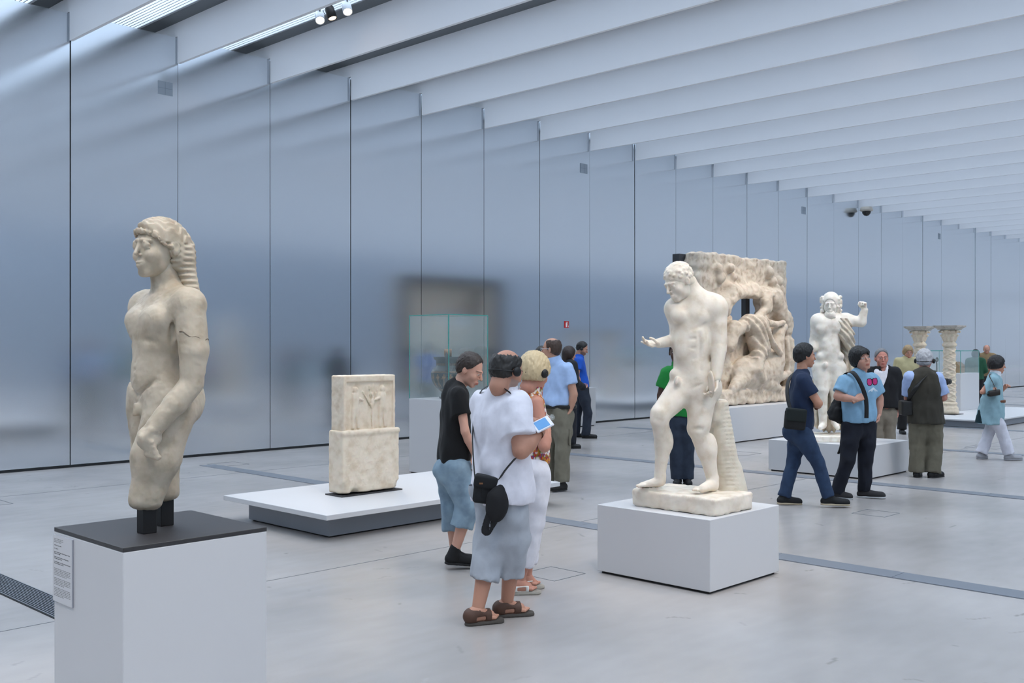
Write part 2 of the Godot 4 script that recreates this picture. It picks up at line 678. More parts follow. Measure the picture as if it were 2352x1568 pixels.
	# the surface as [positions, indices]
	func surface() -> Array:
		var pos := PackedVector3Array()
		var idx := PackedInt32Array()
		var at := PackedInt32Array()
		at.resize(d.size())
		var sy := nx
		var sz := nx * ny
		var near := 5.0 * h
		for z in nz - 1:
			for y in ny - 1:
				var n := (z * ny + y) * nx
				for x in nx - 1:
					var a := d[n]
					if a < near and a > -near:
						var b := d[n + 1]
						var c := d[n + sy]
						var e := d[n + sy + 1]
						var f := d[n + sz]
						var g := d[n + sz + 1]
						var i := d[n + sz + sy]
						var j := d[n + sz + sy + 1]
						var inside := int(a < 0.0) + int(b < 0.0) + int(c < 0.0) + int(e < 0.0) + int(f < 0.0) + int(g < 0.0) + int(i < 0.0) + int(j < 0.0)
						if inside > 0 and inside < 8:
							var s := Vector3.ZERO
							var w := 0
							if (a < 0.0) != (b < 0.0): s += Vector3(a / (a - b), 0, 0); w += 1
							if (c < 0.0) != (e < 0.0): s += Vector3(c / (c - e), 1, 0); w += 1
							if (f < 0.0) != (g < 0.0): s += Vector3(f / (f - g), 0, 1); w += 1
							if (i < 0.0) != (j < 0.0): s += Vector3(i / (i - j), 1, 1); w += 1
							if (a < 0.0) != (c < 0.0): s += Vector3(0, a / (a - c), 0); w += 1
							if (b < 0.0) != (e < 0.0): s += Vector3(1, b / (b - e), 0); w += 1
							if (f < 0.0) != (i < 0.0): s += Vector3(0, f / (f - i), 1); w += 1
							if (g < 0.0) != (j < 0.0): s += Vector3(1, g / (g - j), 1); w += 1
							if (a < 0.0) != (f < 0.0): s += Vector3(0, 0, a / (a - f)); w += 1
							if (b < 0.0) != (g < 0.0): s += Vector3(1, 0, b / (b - g)); w += 1
							if (c < 0.0) != (i < 0.0): s += Vector3(0, 1, c / (c - i)); w += 1
							if (e < 0.0) != (j < 0.0): s += Vector3(1, 1, e / (e - j)); w += 1
							pos.append(lo + (Vector3(x, y, z) + s / w) * h)
							at[n] = pos.size()
							# one quad round each crossed edge that starts in this cell's first corner
							if x > 0 and y > 0 and z > 0:
								if (a < 0.0) != (b < 0.0):
									var q0 := at[n]; var q1 := at[n - sy]; var q2 := at[n - sy - sz]; var q3 := at[n - sz]
									if q1 and q2 and q3:
										if a < 0.0: idx.append_array([q0 - 1, q2 - 1, q1 - 1, q0 - 1, q3 - 1, q2 - 1])
										else: idx.append_array([q0 - 1, q1 - 1, q2 - 1, q0 - 1, q2 - 1, q3 - 1])
								if (a < 0.0) != (c < 0.0):
									var q0 := at[n]; var q1 := at[n - sz]; var q2 := at[n - sz - 1]; var q3 := at[n - 1]
									if q1 and q2 and q3:
										if a < 0.0: idx.append_array([q0 - 1, q2 - 1, q1 - 1, q0 - 1, q3 - 1, q2 - 1])
										else: idx.append_array([q0 - 1, q1 - 1, q2 - 1, q0 - 1, q2 - 1, q3 - 1])
								if (a < 0.0) != (f < 0.0):
									var q0 := at[n]; var q1 := at[n - 1]; var q2 := at[n - 1 - sy]; var q3 := at[n - sy]
									if q1 and q2 and q3:
										if a < 0.0: idx.append_array([q0 - 1, q2 - 1, q1 - 1, q0 - 1, q3 - 1, q2 - 1])
										else: idx.append_array([q0 - 1, q1 - 1, q2 - 1, q0 - 1, q2 - 1, q3 - 1])
					n += 1
		return [pos, idx]

# joins surfaces (each moved by its own Transform3D) into one mesh; tint gives a colour for a point of its own space
func solid(list: Array) -> ArrayMesh:
	var pos := PackedVector3Array()
	var col := PackedColorArray()
	var idx := PackedInt32Array()
	var coloured := false
	for e in list:
		if e.size() > 2 and e[2] != null: coloured = true
	for e in list:
		var s: Array = e[0]
		var tr: Transform3D = e[1] if e.size() > 1 and e[1] != null else Transform3D()
		var base := pos.size()
		if coloured:
			for p in s[0]:
				col.append(e[2].call(p) if e.size() > 2 and e[2] != null else Color.WHITE)
		pos.append_array(tr * (s[0] as PackedVector3Array))
		for i in s[1]: idx.append(i + base)
	var arr := []
	arr.resize(Mesh.ARRAY_MAX)
	arr[Mesh.ARRAY_VERTEX] = pos
	arr[Mesh.ARRAY_INDEX] = idx
	arr[Mesh.ARRAY_NORMAL] = smooth_normals(pos, idx)
	if coloured: arr[Mesh.ARRAY_COLOR] = col
	var m := ArrayMesh.new()
	m.add_surface_from_arrays(Mesh.PRIMITIVE_TRIANGLES, arr)
	return m

func smooth_normals(pos: PackedVector3Array, idx: PackedInt32Array) -> PackedVector3Array:
	var nr := PackedVector3Array()
	nr.resize(pos.size())
	for i in range(0, idx.size(), 3):
		var a := idx[i]
		var b := idx[i + 1]
		var c := idx[i + 2]
		var n := (pos[c] - pos[a]).cross(pos[b] - pos[a])
		nr[a] += n
		nr[b] += n
		nr[c] += n
	for i in nr.size(): nr[i] = nr[i].normalized()
	return nr

func fold_noise(freq: float, sd := 1, octaves := 2) -> FastNoiseLite:
	var n := FastNoiseLite.new()
	n.seed = sd
	n.frequency = freq
	n.fractal_octaves = octaves
	n.noise_type = FastNoiseLite.TYPE_SIMPLEX_SMOOTH
	return n

# ---------------------------------------------------------------- heads and hands

# A head in its own space: y up, z out of the face, crown at 0.125, chin at -0.11. o: jaw, nose, blank (stone eyes), smile, neck
func head_field(cell: float, o := {}) -> Field:
	var f := Field.new(V(-0.115, -0.21, -0.14), V(0.115, 0.15, 0.15), cell)
	var jw: float = o.get("jaw", 1.0)
	f.egg(V(0, 0.03, -0.012), V(0.077, 0.095, 0.098))
	f.egg(V(0, -0.012, 0.028), V(0.064, 0.082, 0.064), 0.015)
	f.egg(V(0, -0.062, 0.026), V(0.051 * jw, 0.050, 0.054), 0.025)
	f.bone(V(-0.012 * jw, -0.098, 0.066), V(0.012 * jw, -0.098, 0.066), 0.017, 0.017, 0.022)
	var nk: float = o.get("neck", 0.056)
	f.bone(V(0, -0.05, -0.024), V(0, -0.105, -0.030), nk * 0.94, nk * 0.94, 0.02)
	for s in [-1.0, 1.0]:
		f.ball(V(s * 0.040, -0.028, 0.058), 0.024, 0.018)
		f.egg(V(s * 0.031, 0.001, 0.110), V(0.019, 0.015, 0.026), 0.010, true)
		f.ball(V(s * 0.031, 0.002, 0.0795), 0.0135, 0.002)
		f.bone(V(s * 0.017, 0.006, 0.0885), V(s * 0.032, 0.0125, 0.0905), 0.0035, 0.004, 0.003)
		f.bone(V(s * 0.032, 0.0125, 0.0905), V(s * 0.046, 0.004, 0.081), 0.004, 0.003, 0.003)
		f.bone(V(s * 0.018, 0.000, 0.0880), V(s * 0.044, -0.006, 0.0815), 0.003, 0.003, 0.003)
		f.bone(V(s * 0.012, 0.024, 0.094), V(s * 0.048, 0.021, 0.079), 0.0075, 0.006, 0.010)
		if o.get("ears", true):
			f.egg(V(s * 0.079, -0.004, -0.010), V(0.010, 0.031, 0.019), 0.006, false, Basis(Vector3.UP, -s * 0.4))
			f.ball(V(s * 0.091, 0.0, -0.004), 0.008, 0.004, true)
	var nz: float = o.get("nose", 1.0)
	f.bone(V(0, 0.016, 0.090), V(0, -0.028, 0.096 + 0.018 * nz), 0.0075, 0.0105 * nz, 0.009)
	for s in [-1.0, 1.0]: f.ball(V(s * 0.0105, -0.032, 0.0965), 0.0072 * nz, 0.006)
	var sm: float = o.get("smile", 0.0)
	f.egg(V(0, -0.066, 0.082), V(0.026, 0.020, 0.016), 0.012)
	for s in [-1.0, 1.0]:
		f.bone(V(s * 0.005, -0.0615, 0.0985), V(s * 0.021, -0.0655 + sm, 0.087), 0.0062, 0.0035, 0.003)
		f.bone(V(0, -0.0745, 0.0965), V(s * 0.018, -0.070 + sm, 0.087), 0.0075, 0.004, 0.003)
		f.bone(V(0, -0.0682, 0.1045), V(s * 0.023, -0.0672 + sm, 0.092), 0.0022, 0.0020, 0.002, Vector3.ZERO, 1.0, true)
	f.egg(V(0, -0.088, 0.098), V(0.016, 0.006, 0.010), 0.006, true)
	return f

# skin colours over a head: lips, brows, eyes
func head_tint(skin: Color, brow: Color, beard := Color(0, 0, 0, 0)) -> Callable:
	var s := skin.srgb_to_linear()
	var b := brow.srgb_to_linear()
	var bd := beard.srgb_to_linear()
	return func(p: Vector3) -> Color:
		if p.z > 0.05:
			var ax := absf(p.x)
			var e := Vector2((ax - 0.031) / 0.0135, (p.y - 0.003) / 0.0065).length()
			if e < 1.0: return Color(0.03, 0.02, 0.015) if Vector2(ax - 0.031, p.y - 0.003).length() < 0.006 else Color(0.55, 0.52, 0.50)
			if ax > 0.010 and ax < 0.052 and absf(p.y - 0.0245 + (ax - 0.03) * 0.06) < 0.0045: return s.lerp(b, 0.8)
			if ax < 0.023 and absf(p.y + 0.069) < 0.0095 and p.z > 0.086: return s * Color(0.82, 0.55, 0.55)
		if bd.a > 0.0 and p.z > 0.0 and p.y < -0.045 and p.y > -0.13: return s.lerp(bd, beard.a)
		return s

# A hand along +y from the wrist at the origin: palm in the xy plane, palm side towards +z, thumb at +x * side. curl 0 flat .. 1 fist
func hand_field(cell: float, side: float, curl: float, spread := 0.0, thumb := 0.5) -> Field:
	var f := Field.new(V(-0.075, -0.05, -0.04), V(0.075, 0.20, 0.11), cell)
	f.bone(V(0, -0.04, 0), V(0, 0.012, 0), 0.027, 0.026, 0.01, Vector3.BACK, 1.25)
	for i in 4:
		var x: float = side * (0.030 - 0.0195 * i)
		f.bone(V(x * 0.55, 0.012, 0), V(x, 0.083 - 0.004 * absf(i - 1.0), 0), 0.0135, 0.0115, 0.012, Vector3.BACK, 1.1)
	var ln := [0.92, 1.0, 0.94, 0.75]
	for i in 4:
		var x: float = side * (0.030 - 0.0195 * i)
		var p := V(x, 0.083 - 0.004 * absf(i - 1.0), 0.001)
		var a := 0.12 + curl * 1.25
		var l: float = ln[i]
		var lat: float = side * spread * (1.5 - i) * 0.12
		for j in 3:
			var seg: float = [0.042, 0.027, 0.022][j] * l
			var q := p + Vector3(sin(lat) * cos(a), cos(a) * cos(lat), sin(a)).normalized() * seg
			f.bone(p, q, [0.0100, 0.0092, 0.0084][j], [0.0093, 0.0084, 0.0072][j], 0.003)
			p = q
			a += 0.15 + curl * 1.25
	var t0 := V(side * 0.022, 0.014, 0.004)
	var t1 := V(side * (0.044 - 0.012 * thumb), 0.050, 0.012 + 0.020 * thumb)
	var t2 := t1 + V(side * (0.012 - 0.030 * thumb), 0.026, 0.006 + 0.012 * thumb)
	var t3 := t2 + V(side * (0.006 - 0.022 * thumb), 0.020, 0.004)
	f.bone(t0, t1, 0.015, 0.0118, 0.010)
	f.bone(t1, t2, 0.0112, 0.0100, 0.003)
	f.bone(t2, t3, 0.0100, 0.0080, 0.003)
	return f

# a transform that puts the hand's wrist at w, its +y towards the fingertips and +z (the palm) towards palm
func hand_at(w: Vector3, towards: Vector3, palm: Vector3, size := 1.0) -> Transform3D:
	var y := (towards - w).normalized()
	var z := (palm - y * palm.dot(y)).normalized()
	var x := y.cross(z)
	return Transform3D(Basis(x * size, y * size, z * size), w)

func head_at(c: Vector3, yaw: float, pitch := 0.0, roll := 0.0, size := 1.0) -> Transform3D:
	# yaw: 0 faces the viewer, 90 the right; pitch > 0 looks down; roll > 0 tips the crown to the head's own left
	var b := Basis(Vector3.UP, deg_to_rad(yaw)) * Basis(Vector3.RIGHT, deg_to_rad(pitch)) * Basis(Vector3.BACK, deg_to_rad(-roll))
	return Transform3D(b.scaled(Vector3.ONE * size), c)

# ---------------------------------------------------------------- visitors

func cloth(c: Color, weave := 260.0, rough := 0.9) -> StandardMaterial3D:
	var m := textured(c, T.cloth, 3.0, rough)
	m.rim_enabled = true
	m.rim = 0.15
	return m

func denim(c: Color) -> StandardMaterial3D:
	var m := textured(c, T.denim, 2.2, 0.9)
	return m

var T := {}
func make_textures() -> void:
	T.cloth = noise_tex(0.02, [[0.0, grey(0.93)], [1.0, grey(1.0)]], 5, 256, FastNoiseLite.TYPE_SIMPLEX_SMOOTH, 51)
	T.denim = noise_tex(0.012, [[0.0, Color(0.72, 0.74, 0.78)], [0.5, Color(0.9, 0.91, 0.93)], [1.0, Color(1.0, 1.0, 1.0)]], 5, 256, FastNoiseLite.TYPE_SIMPLEX_SMOOTH, 52)
	T.skin = mat(Color(1, 1, 1), 0.6)
	T.skin.vertex_color_use_as_albedo = true
	T.skin.subsurf_scatter_enabled = true
	T.skin.subsurf_scatter_strength = 0.1

func torso_shape(f: Field, j: Dictionary, b: float, grow: float, wide := 1.0, belly := 0.0, hem := -1.0) -> void:
	var sc: Vector3 = (j.sl + j.sr) / 2.0
	var pc: Vector3 = (j.pl + j.pr) / 2.0
	var u: Vector3 = (j.sr - j.sl)
	u = Vector3(u.x, 0, u.z).normalized()
	var up := (sc - pc).normalized()
	var fr := u.cross(up).normalized()
	var hw: float = (j.sr - j.sl).length() / 2.0
	var low: Vector3 = pc if hem < 0.0 else V(pc.x, hem, pc.z) + (pc - V(pc.x, pc.y, pc.z))
	var chest := sc.lerp(pc, 0.28)
	var waist := sc.lerp(pc, 0.72)
	f.bone(sc - u * hw * 0.60 - up * 0.02, sc + u * hw * 0.60 - up * 0.02, 0.066 * b + grow, 0.066 * b + grow, 0.0)
	f.bone(sc + up * 0.035, sc - up * 0.05, 0.060 * b + grow, 0.085 * b + grow, 0.05)
	for s in [-1.0, 1.0]:
		f.bone(sc + up * 0.062, sc + u * s * hw * 0.62 + up * 0.004, 0.046 * b + grow, 0.054 * b + grow, 0.03)
		var c0: Vector3 = chest + u * s * hw * 0.40 * wide
		var c1: Vector3 = waist + u * s * hw * 0.34 * wide
		var c2: Vector3 = pc + u * s * hw * 0.36 * wide
		f.bone(c0, c1, 0.105 * b + grow, 0.098 * b + grow, 0.06, fr, 1.05)
		f.bone(c1, c2, 0.098 * b + grow, 0.104 * b + grow, 0.06)
		if hem >= 0.0 and hem < pc.y - 0.01:
			var v: Vector3 = low + u * s * hw * 0.36 * wide
			f.sleeve(c2, V(v.x, hem, v.z), 0.104 * b + grow, 0.106 * b + grow, 0.06)
	if belly > 0.0:
		f.egg(waist + fr * 0.05 - up * 0.02, V(0.13, 0.14, 0.06 + belly), 0.06, false, Basis(u, Vector3.UP, u.cross(Vector3.UP)))

func person(o: Dictionary) -> Node3D:
	var j: Dictionary = o.j
	var q: float = o.get("cell", 1.0)            # coarser for far visitors
	var b: float = o.get("bulk", 1.0)
	var root := thing("person", o.label, "person", o.at, VIEW_TURN)
	var lo := V(9, 9, 9)
	var hi := -lo
	for k in j:
		if j[k] is Vector3:
			lo = lo.min(j[k])
			hi = hi.max(j[k])
	var pad := V(0.19, 0.12, 0.19) * b
	# ---- body
	var ht := head_at(j.hd, o.yaw, o.get("pitch", 0.0), o.get("roll", 0.0), o.get("head", 1.0))
	var list := []
	var f := Field.new(lo - V(0.16, 0.02, 0.16), V(hi.x + 0.16, j.hd.y, hi.z + 0.16), 0.0145 * q)
	torso_shape(f, j, b * 0.80, -0.004, 0.85)
	f.bone((j.sl + j.sr) / 2.0, j.hd + ht.basis * V(0, -0.085, -0.026), 0.058 * b, 0.054 * maxf(1.0, b * 0.97), 0.04)
	var ar: float = o.get("arm", 1.0) * b
	for s in ["l", "r"]:
		if not j.has("s" + s): continue
		f.bone(j["s" + s], j["e" + s], 0.052 * ar, 0.042 * ar, 0.04)
		f.bone(j["e" + s], j["e" + s].lerp(j["w" + s], 0.35), 0.042 * ar, 0.043 * ar, 0.012)
		f.bone(j["e" + s].lerp(j["w" + s], 0.35), j["w" + s], 0.043 * ar, 0.028 * ar, 0.012)
	var lr: float = o.get("leg", 1.0)
	for s in ["l", "r"]:
		f.bone(j["p" + s], j["k" + s], 0.080 * lr, 0.052 * lr, 0.03)
		f.bone(j["k" + s], j["k" + s].lerp(j["a" + s], 0.35), 0.052 * lr, 0.054 * lr, 0.012)
		f.bone(j["k" + s].lerp(j["a" + s], 0.35), j["a" + s], 0.054 * lr, 0.036 * lr, 0.012)
		f.bone(j["a" + s], j["a" + s] + (j["t" + s] - j["a" + s]) * V(0.75, 0.0, 0.75) + V(0, minf(0.0, -j["a" + s].y + j["t" + s].y + 0.01), 0), 0.026, 0.012, 0.01)
	var skin: Color = o.get("skin", Color(0.74, 0.56, 0.47))
	var sl := skin.srgb_to_linear()
	var plain := func(_p: Vector3) -> Color: return sl
	list.append([f.surface(), null, plain])
	list.append([head_field(0.0055 * q, o.get("face", {})).surface(), ht, head_tint(skin, o.get("brow", Color(0.15, 0.11, 0.09)), o.get("beard", Color(0, 0, 0, 0)))])
	for s in ["l", "r"]:
		if j.has("h" + s):
			var right: bool = (s == "l") != o.get("back", false)
			var hf := hand_field(0.0055 * q, 1.0 if right else -1.0, o.get("curl" + s, 0.3), 0.2, o.get("thumb" + s, 0.4))
			list.append([hf.surface(), hand_at(j["w" + s], j["h" + s], o.get("palm" + s, V(0, 0, 1)), o.get("hand", 1.0)), plain])
	var body := part("body", solid(list), T.skin, root)
	# ---- hair
	if o.has("hair"):
		var hr: Dictionary = o.hair
		part("hair", solid([[hair_field(0.006 * q, hr).surface(), ht]]), textured(hr.color, T.hair if T.has("hair") else T.cloth, 6.0, hr.get("rough", 0.55)), root)
	# ---- shirt
	if o.has("shirt"):
		var sh: Dictionary = o.shirt
		var g: float = sh.get("grow", 0.012)
		var hem: float = sh.hem
		var s0 := Field.new(V(lo.x - 0.2, hem - 0.05, lo.z - 0.2), V(hi.x + 0.2, j.hd.y, hi.z + 0.2), 0.011 * q)
		torso_shape(s0, j, b, g, sh.get("wide", 1.0), sh.get("belly", 0.0), hem)
		s0.cut(V(0, hem, 0), V(0, -1, 0), 0.004)
		var sv: float = sh.get("sleeve", 0.55)
		for s in ["l", "r"]:
			if sv <= 0.0 or not j.has("s" + s): continue
			var a: Vector3 = j["s" + s]
			var e: Vector3 = j["e" + s]
			if sv <= 1.0:
				s0.sleeve(a, a.lerp(e, sv), (0.054 * ar) + g, (0.054 * ar) + g * sh.get("flare", 1.4), 0.05)
			else:
				s0.bone(a, e, 0.060 * ar + g, 0.052 * ar + g, 0.05)
				s0.sleeve(e, e.lerp(j["w" + s], sv - 1.0), 0.052 * ar + g, 0.040 * ar + g, 0.02)
		var nk: Vector3 = (j.sl + j.sr) / 2.0
		s0.bone(nk, nk.lerp(j.hd, 0.30), 0.060 * b + g, 0.050 * b + g * 0.6, 0.035)
		s0.bone(nk.lerp(j.hd, sh.get("open", 0.82)), j.hd, sh.get("neck", 0.062) * maxf(b, 1.0), 0.085, 0.008, Vector3.ZERO, 1.0, true)
		s0.rough(fold_noise(7.0, 70 + int(o.yaw), 2), sh.get("folds", 0.012), V(1.0, 0.45, 1.0))
		if sh.get("collar", 0.0) > 0.0:
			var cr: float = sh.get("neck", 0.062) * maxf(b, 1.0)
			s0.sleeve(nk.lerp(j.hd, 0.30), nk.lerp(j.hd, 0.42 + sh.collar * 7.0), cr + 0.024, cr + 0.012, 0.004)
			s0.bone(nk.lerp(j.hd, 0.95), j.hd, cr, cr, 0.003, Vector3.ZERO, 1.0, true)
		if o.has("tune_shirt"): o.tune_shirt.call(s0)
		part(sh.get("name", "shirt"), solid([[s0.surface(), null, sh.get("tint")]]), sh.m, root)
	# ---- trousers
	if o.has("trousers"):
		var tr: Dictionary = o.trousers
		var g: float = tr.get("grow", 0.014)
		var top: float = tr.top
		if o.has("shirt") and not tr.has("tucked"): top = maxf(top, o.shirt.hem + 0.06)
		var t0 := Field.new(V(minf(lo.x, j.pl.x) - 0.2, -0.02, lo.z - 0.22), V(hi.x + 0.2, top + 0.03, hi.z + 0.22), 0.012 * q)
		var pc: Vector3 = (j.pl + j.pr) / 2.0
		var u: Vector3 = j.pr - j.pl
		u = V(u.x, 0, u.z).normalized()
		for s in [-1.0, 1.0]:
			t0.sleeve(pc + u * s * 0.055 + V(0, -0.06, 0), V(pc.x, top, pc.z) + u * s * 0.06, 0.090 * lr + g, (0.098 * b + g * 0.6) if tr.has("tucked") else (0.080 * b + g * 0.3), 0.04)
		t0.egg(pc + V(0, -0.03, 0), V(0.115, 0.10, 0.115) * lr, 0.04)
		var seat: Vector3 = o.get("seat", Vector3.ZERO)
		if seat != Vector3.ZERO: t0.egg(pc + seat, V(0.13, 0.11, 0.11), 0.06)
		var ln: float = tr.get("length", 1.02)
		for s in ["l", "r"]:
			var k: Vector3 = j["k" + s]
			var a: Vector3 = j["a" + s]
			t0.bone(j["p" + s], j["p" + s].lerp(k, 0.5), 0.094 * lr + g, 0.080 * lr + g, 0.04)
			t0.bone(j["p" + s].lerp(k, 0.5), k, 0.080 * lr + g, 0.056 * lr + g * tr.get("knee", 1.0), 0.03)
			t0.sleeve(k, k.lerp(a, ln), 0.057 * lr + g * tr.get("knee", 1.0), tr.get("cuff", 0.062), 0.02)
		t0.rough(fold_noise(8.0, 90 + int(o.yaw), 2), tr.get("folds", 0.012), V(1.0, 0.55, 1.0))
		part("trousers", solid([[t0.surface()]]), tr.m, root)
	# ---- shoes
	if o.has("shoe"):
		for s in ["l", "r"]:
			shoe(root, j["a" + s], j["t" + s], o.shoe, q)
	return root

# a shoe round the foot from the ankle to the toe tip, on its sole
func shoe(root: Node3D, a: Vector3, t: Vector3, s: Dictionary, q := 1.0) -> void:
	var flat := V(t.x - a.x, 0, t.z - a.z)
	var dir := flat.normalized()
	var side := dir.cross(Vector3.UP)
	var hy := t.y - 0.012 + (a.y - t.y - 0.075) * 1.0      # heel sole height
	hy = maxf(hy, 0.0)
	var ty := maxf(t.y - 0.03, 0.0)
	var heel := V(a.x, hy, a.z) - dir * 0.035
	var toe := V(t.x, ty, t.z) - dir * 0.035
	var up := (toe - heel).normalized().cross(side) * -1.0
	var f := Field.new((heel.min(toe).min(a)) - V(0.11, 0.05, 0.11), heel.max(toe).max(a) + V(0.11, 0.08, 0.11), 0.0065 * q)
	var hr: float = s.get("r", 0.037)
	f.bone(heel + up * 0.035, toe + up * 0.030, hr, hr, 0.0)
	f.bone(heel.lerp(toe, 0.45) + up * 0.035, toe + up * 0.028 - dir * 0.02, hr * 1.08, hr * 1.12, 0.02)
	f.bone(heel + up * 0.045, a + up * s.get("top", 0.0), hr, 0.040, 0.03)
	f.bone(a - up * 0.012, heel.lerp(toe, 0.72) + up * 0.036, 0.040, 0.030, 0.02)
	f.cut(heel + up * 0.016, -up)
	f.cut(a + up * (s.get("top", 0.0) + 0.03), up)
	var sh := part("shoe", solid([[f.surface()]]), s.m, root)
	var g := Field.new((heel.min(toe)) - V(0.11, 0.02, 0.11), heel.max(toe) + V(0.11, 0.08, 0.11), 0.0065 * q)
	g.bone(heel, toe - dir * 0.01, hr + 0.006, hr + 0.009, 0.0)
	g.cut(heel + up * 0.020, up)
	g.cut(heel, -up)
	part("sole", solid([[g.surface()]]), s.get("sole", s.m), sh)

# hair in the head's own space
func hair_field(cell: float, o: Dictionary) -> Field:
	var f := Field.new(V(-0.14, -0.26, -0.17), V(0.14, 0.19, 0.16), cell)
	var th: float = o.get("thick", 0.008)
	f.egg(V(0, 0.034, -0.014), V(0.078 + th, 0.096 + th, 0.100 + th))
	match o.style:
		"short":
			f.egg(V(0, -0.02, -0.055), V(0.068 + th * 0.7, 0.055, 0.050 + th * 0.7), 0.02)
			f.cut(V(0, 0.070, 0.062), V(0, -0.55, 1.0), 0.01)
			f.cut(V(0, -0.03, -0.02), V(0, -1.0, 0.75), 0.01)
		"crop":
			f.egg(V(0, -0.015, -0.055), V(0.066, 0.05, 0.048), 0.02)
			f.cut(V(0, 0.085, 0.060), V(0, -0.38, 1.0), 0.008)
			f.cut(V(0, 0.0, -0.005), V(0, -1.0, 0.95), 0.008)
		"ring":
			f.egg(V(0, -0.015, -0.05), V(0.070 + th, 0.060, 0.052 + th), 0.02)
			f.cut(V(0, 0.05, 0.035), V(0, -0.2, 1.0), 0.01)
			f.cut(V(0, -0.04, -0.02), V(0, -1.0, 0.7), 0.01)
			f.egg(V(0, o.get("bald_y", 0.115), o.get("bald_z", 0.005)), V(0.070, 0.07, 0.105), 0.012, true)
		"bob":
			f.egg(V(0, -0.005, -0.03), V(0.090 + th * 0.5, 0.095, 0.085 + th * 0.5), 0.03)
			f.egg(V(0, -0.045, 0.085), V(0.070, 0.100, 0.075), 0.012, true)
			f.cut(V(0, o.get("low", -0.075), 0), V(0, -1.0, 0.2), 0.012)
		"fringe":
			f.egg(V(0, -0.005, -0.04), V(0.080 + th * 0.6, 0.075, 0.070 + th * 0.6), 0.03)
			f.egg(V(0.01, 0.055, 0.045), V(0.076, 0.045, 0.060), 0.02)
			f.egg(V(0.008, -0.060, 0.090), V(0.078, 0.108, 0.075), 0.008, true)
			f.cut(V(0, -0.06, -0.02), V(0, -1.0, 0.55), 0.012)
		"long":
			f.egg(V(0, -0.01, -0.03), V(0.086 + th, 0.11, 0.080 + th), 0.03)
			f.bone(V(0, -0.02, -0.055), V(0, -0.17, -0.075), 0.075, 0.060, 0.03, Vector3.BACK, 1.4)
			f.egg(V(0, -0.045, 0.085), V(0.066, 0.110, 0.080), 0.012, true)
	f.rough(fold_noise(o.get("freq", 55.0), 33, 2), o.get("tuft", 0.006), o.get("comb", V(1.0, 0.35, 1.0)))
	return f

# behind-the-head headphones in the head's own space
func headphones(root: Node3D, ht: Transform3D) -> void:
	var r := Node3D.new()
	r.name = "headphones"
	root.add_child(r, true)
	r.transform = ht
	var band := []
	for i in 13:
		var a := PI * i / 12.0
		band.append(V(cos(a) * 0.094, -0.004 - sin(a) * 0.022, -0.006 - sin(a) * 0.112))
	part("band", tube(band, [0.005], 8), M.black, r)
	for s in [-1.0, 1.0]:
		var e := part("ear_pad", lathe([[0.001, -0.013], [0.022, -0.013], [0.029, -0.004], [0.029, 0.005], [0.020, 0.014], [0.001, 0.015]], 20), M.black, r, V(s * 0.100, -0.004, -0.004))
		e.rotation.z = -s * PI / 2.0

# a print lying on the front of a garment: the cells of the sheet x0..x1, y0..y1 for which inside(x, y) holds
func print_patch(f: Field, x0: float, x1: float, y0: float, y1: float, cell: float, inside: Callable, off: float) -> ArrayMesh:
	var st := SurfaceTool.new()
	st.begin(Mesh.PRIMITIVE_TRIANGLES)
	st.set_smooth_group(0)
	var nx := int((x1 - x0) / cell)
	var ny := int((y1 - y0) / cell)
	var pts := []
	for jy in ny + 1:
		for ix in nx + 1:
			var x := x0 + ix * cell
			var y := y0 + jy * cell
			pts.append(V(x, y, f.front(x, y) + off))
	for jy in ny:
		for ix in nx:
			if inside.call(x0 + (ix + 0.5) * cell, y0 + (jy + 0.5) * cell):
				var k := jy * (nx + 1) + ix
				quad(st, pts[k], pts[k + nx + 1], pts[k + nx + 2], pts[k + 1])
	return done(st)

# a strap: flat band through points
func strap(called: String, pts: Array, w: float, m: Material, parent: Node, side := Vector3.BACK) -> MeshInstance3D:
	var st := SurfaceTool.new()
	st.begin(Mesh.PRIMITIVE_TRIANGLES)
	st.set_smooth_group(0)
	var cur := Curve3D.new()
	for i in pts.size():
		var tn := Vector3.ZERO
		if i > 0 and i < pts.size() - 1: tn = (pts[i + 1] - pts[i - 1]) * 0.17
		cur.add_point(pts[i], -tn, tn)
	cur.bake_interval = 0.04
	var bp := Array(cur.get_baked_points())
	add_tube(st, bp, [w / 2.0], 8, true, 0.18, side)
	return part(called, done(st), m, parent)

# ---------------------------------------------------------------- marble

func marble(c: Color, dark: Color, sd: int, rough := 0.55, scale := 1.4) -> StandardMaterial3D:
	var tex := noise_tex(0.012, [[0.0, dark.lerp(Color.WHITE, 0.35)], [0.5, dark.lerp(Color.WHITE, 0.85)], [1.0, Color.WHITE]], 6, 512, FastNoiseLite.TYPE_SIMPLEX_SMOOTH, sd)
	var m := textured(c, tex, scale, rough, noise_tex(0.06, [], 4, 512, FastNoiseLite.TYPE_SIMPLEX_SMOOTH, sd + 1, true, 2.0), 0.12)
	m.subsurf_scatter_enabled = true
	m.subsurf_scatter_strength = 0.15
	return m

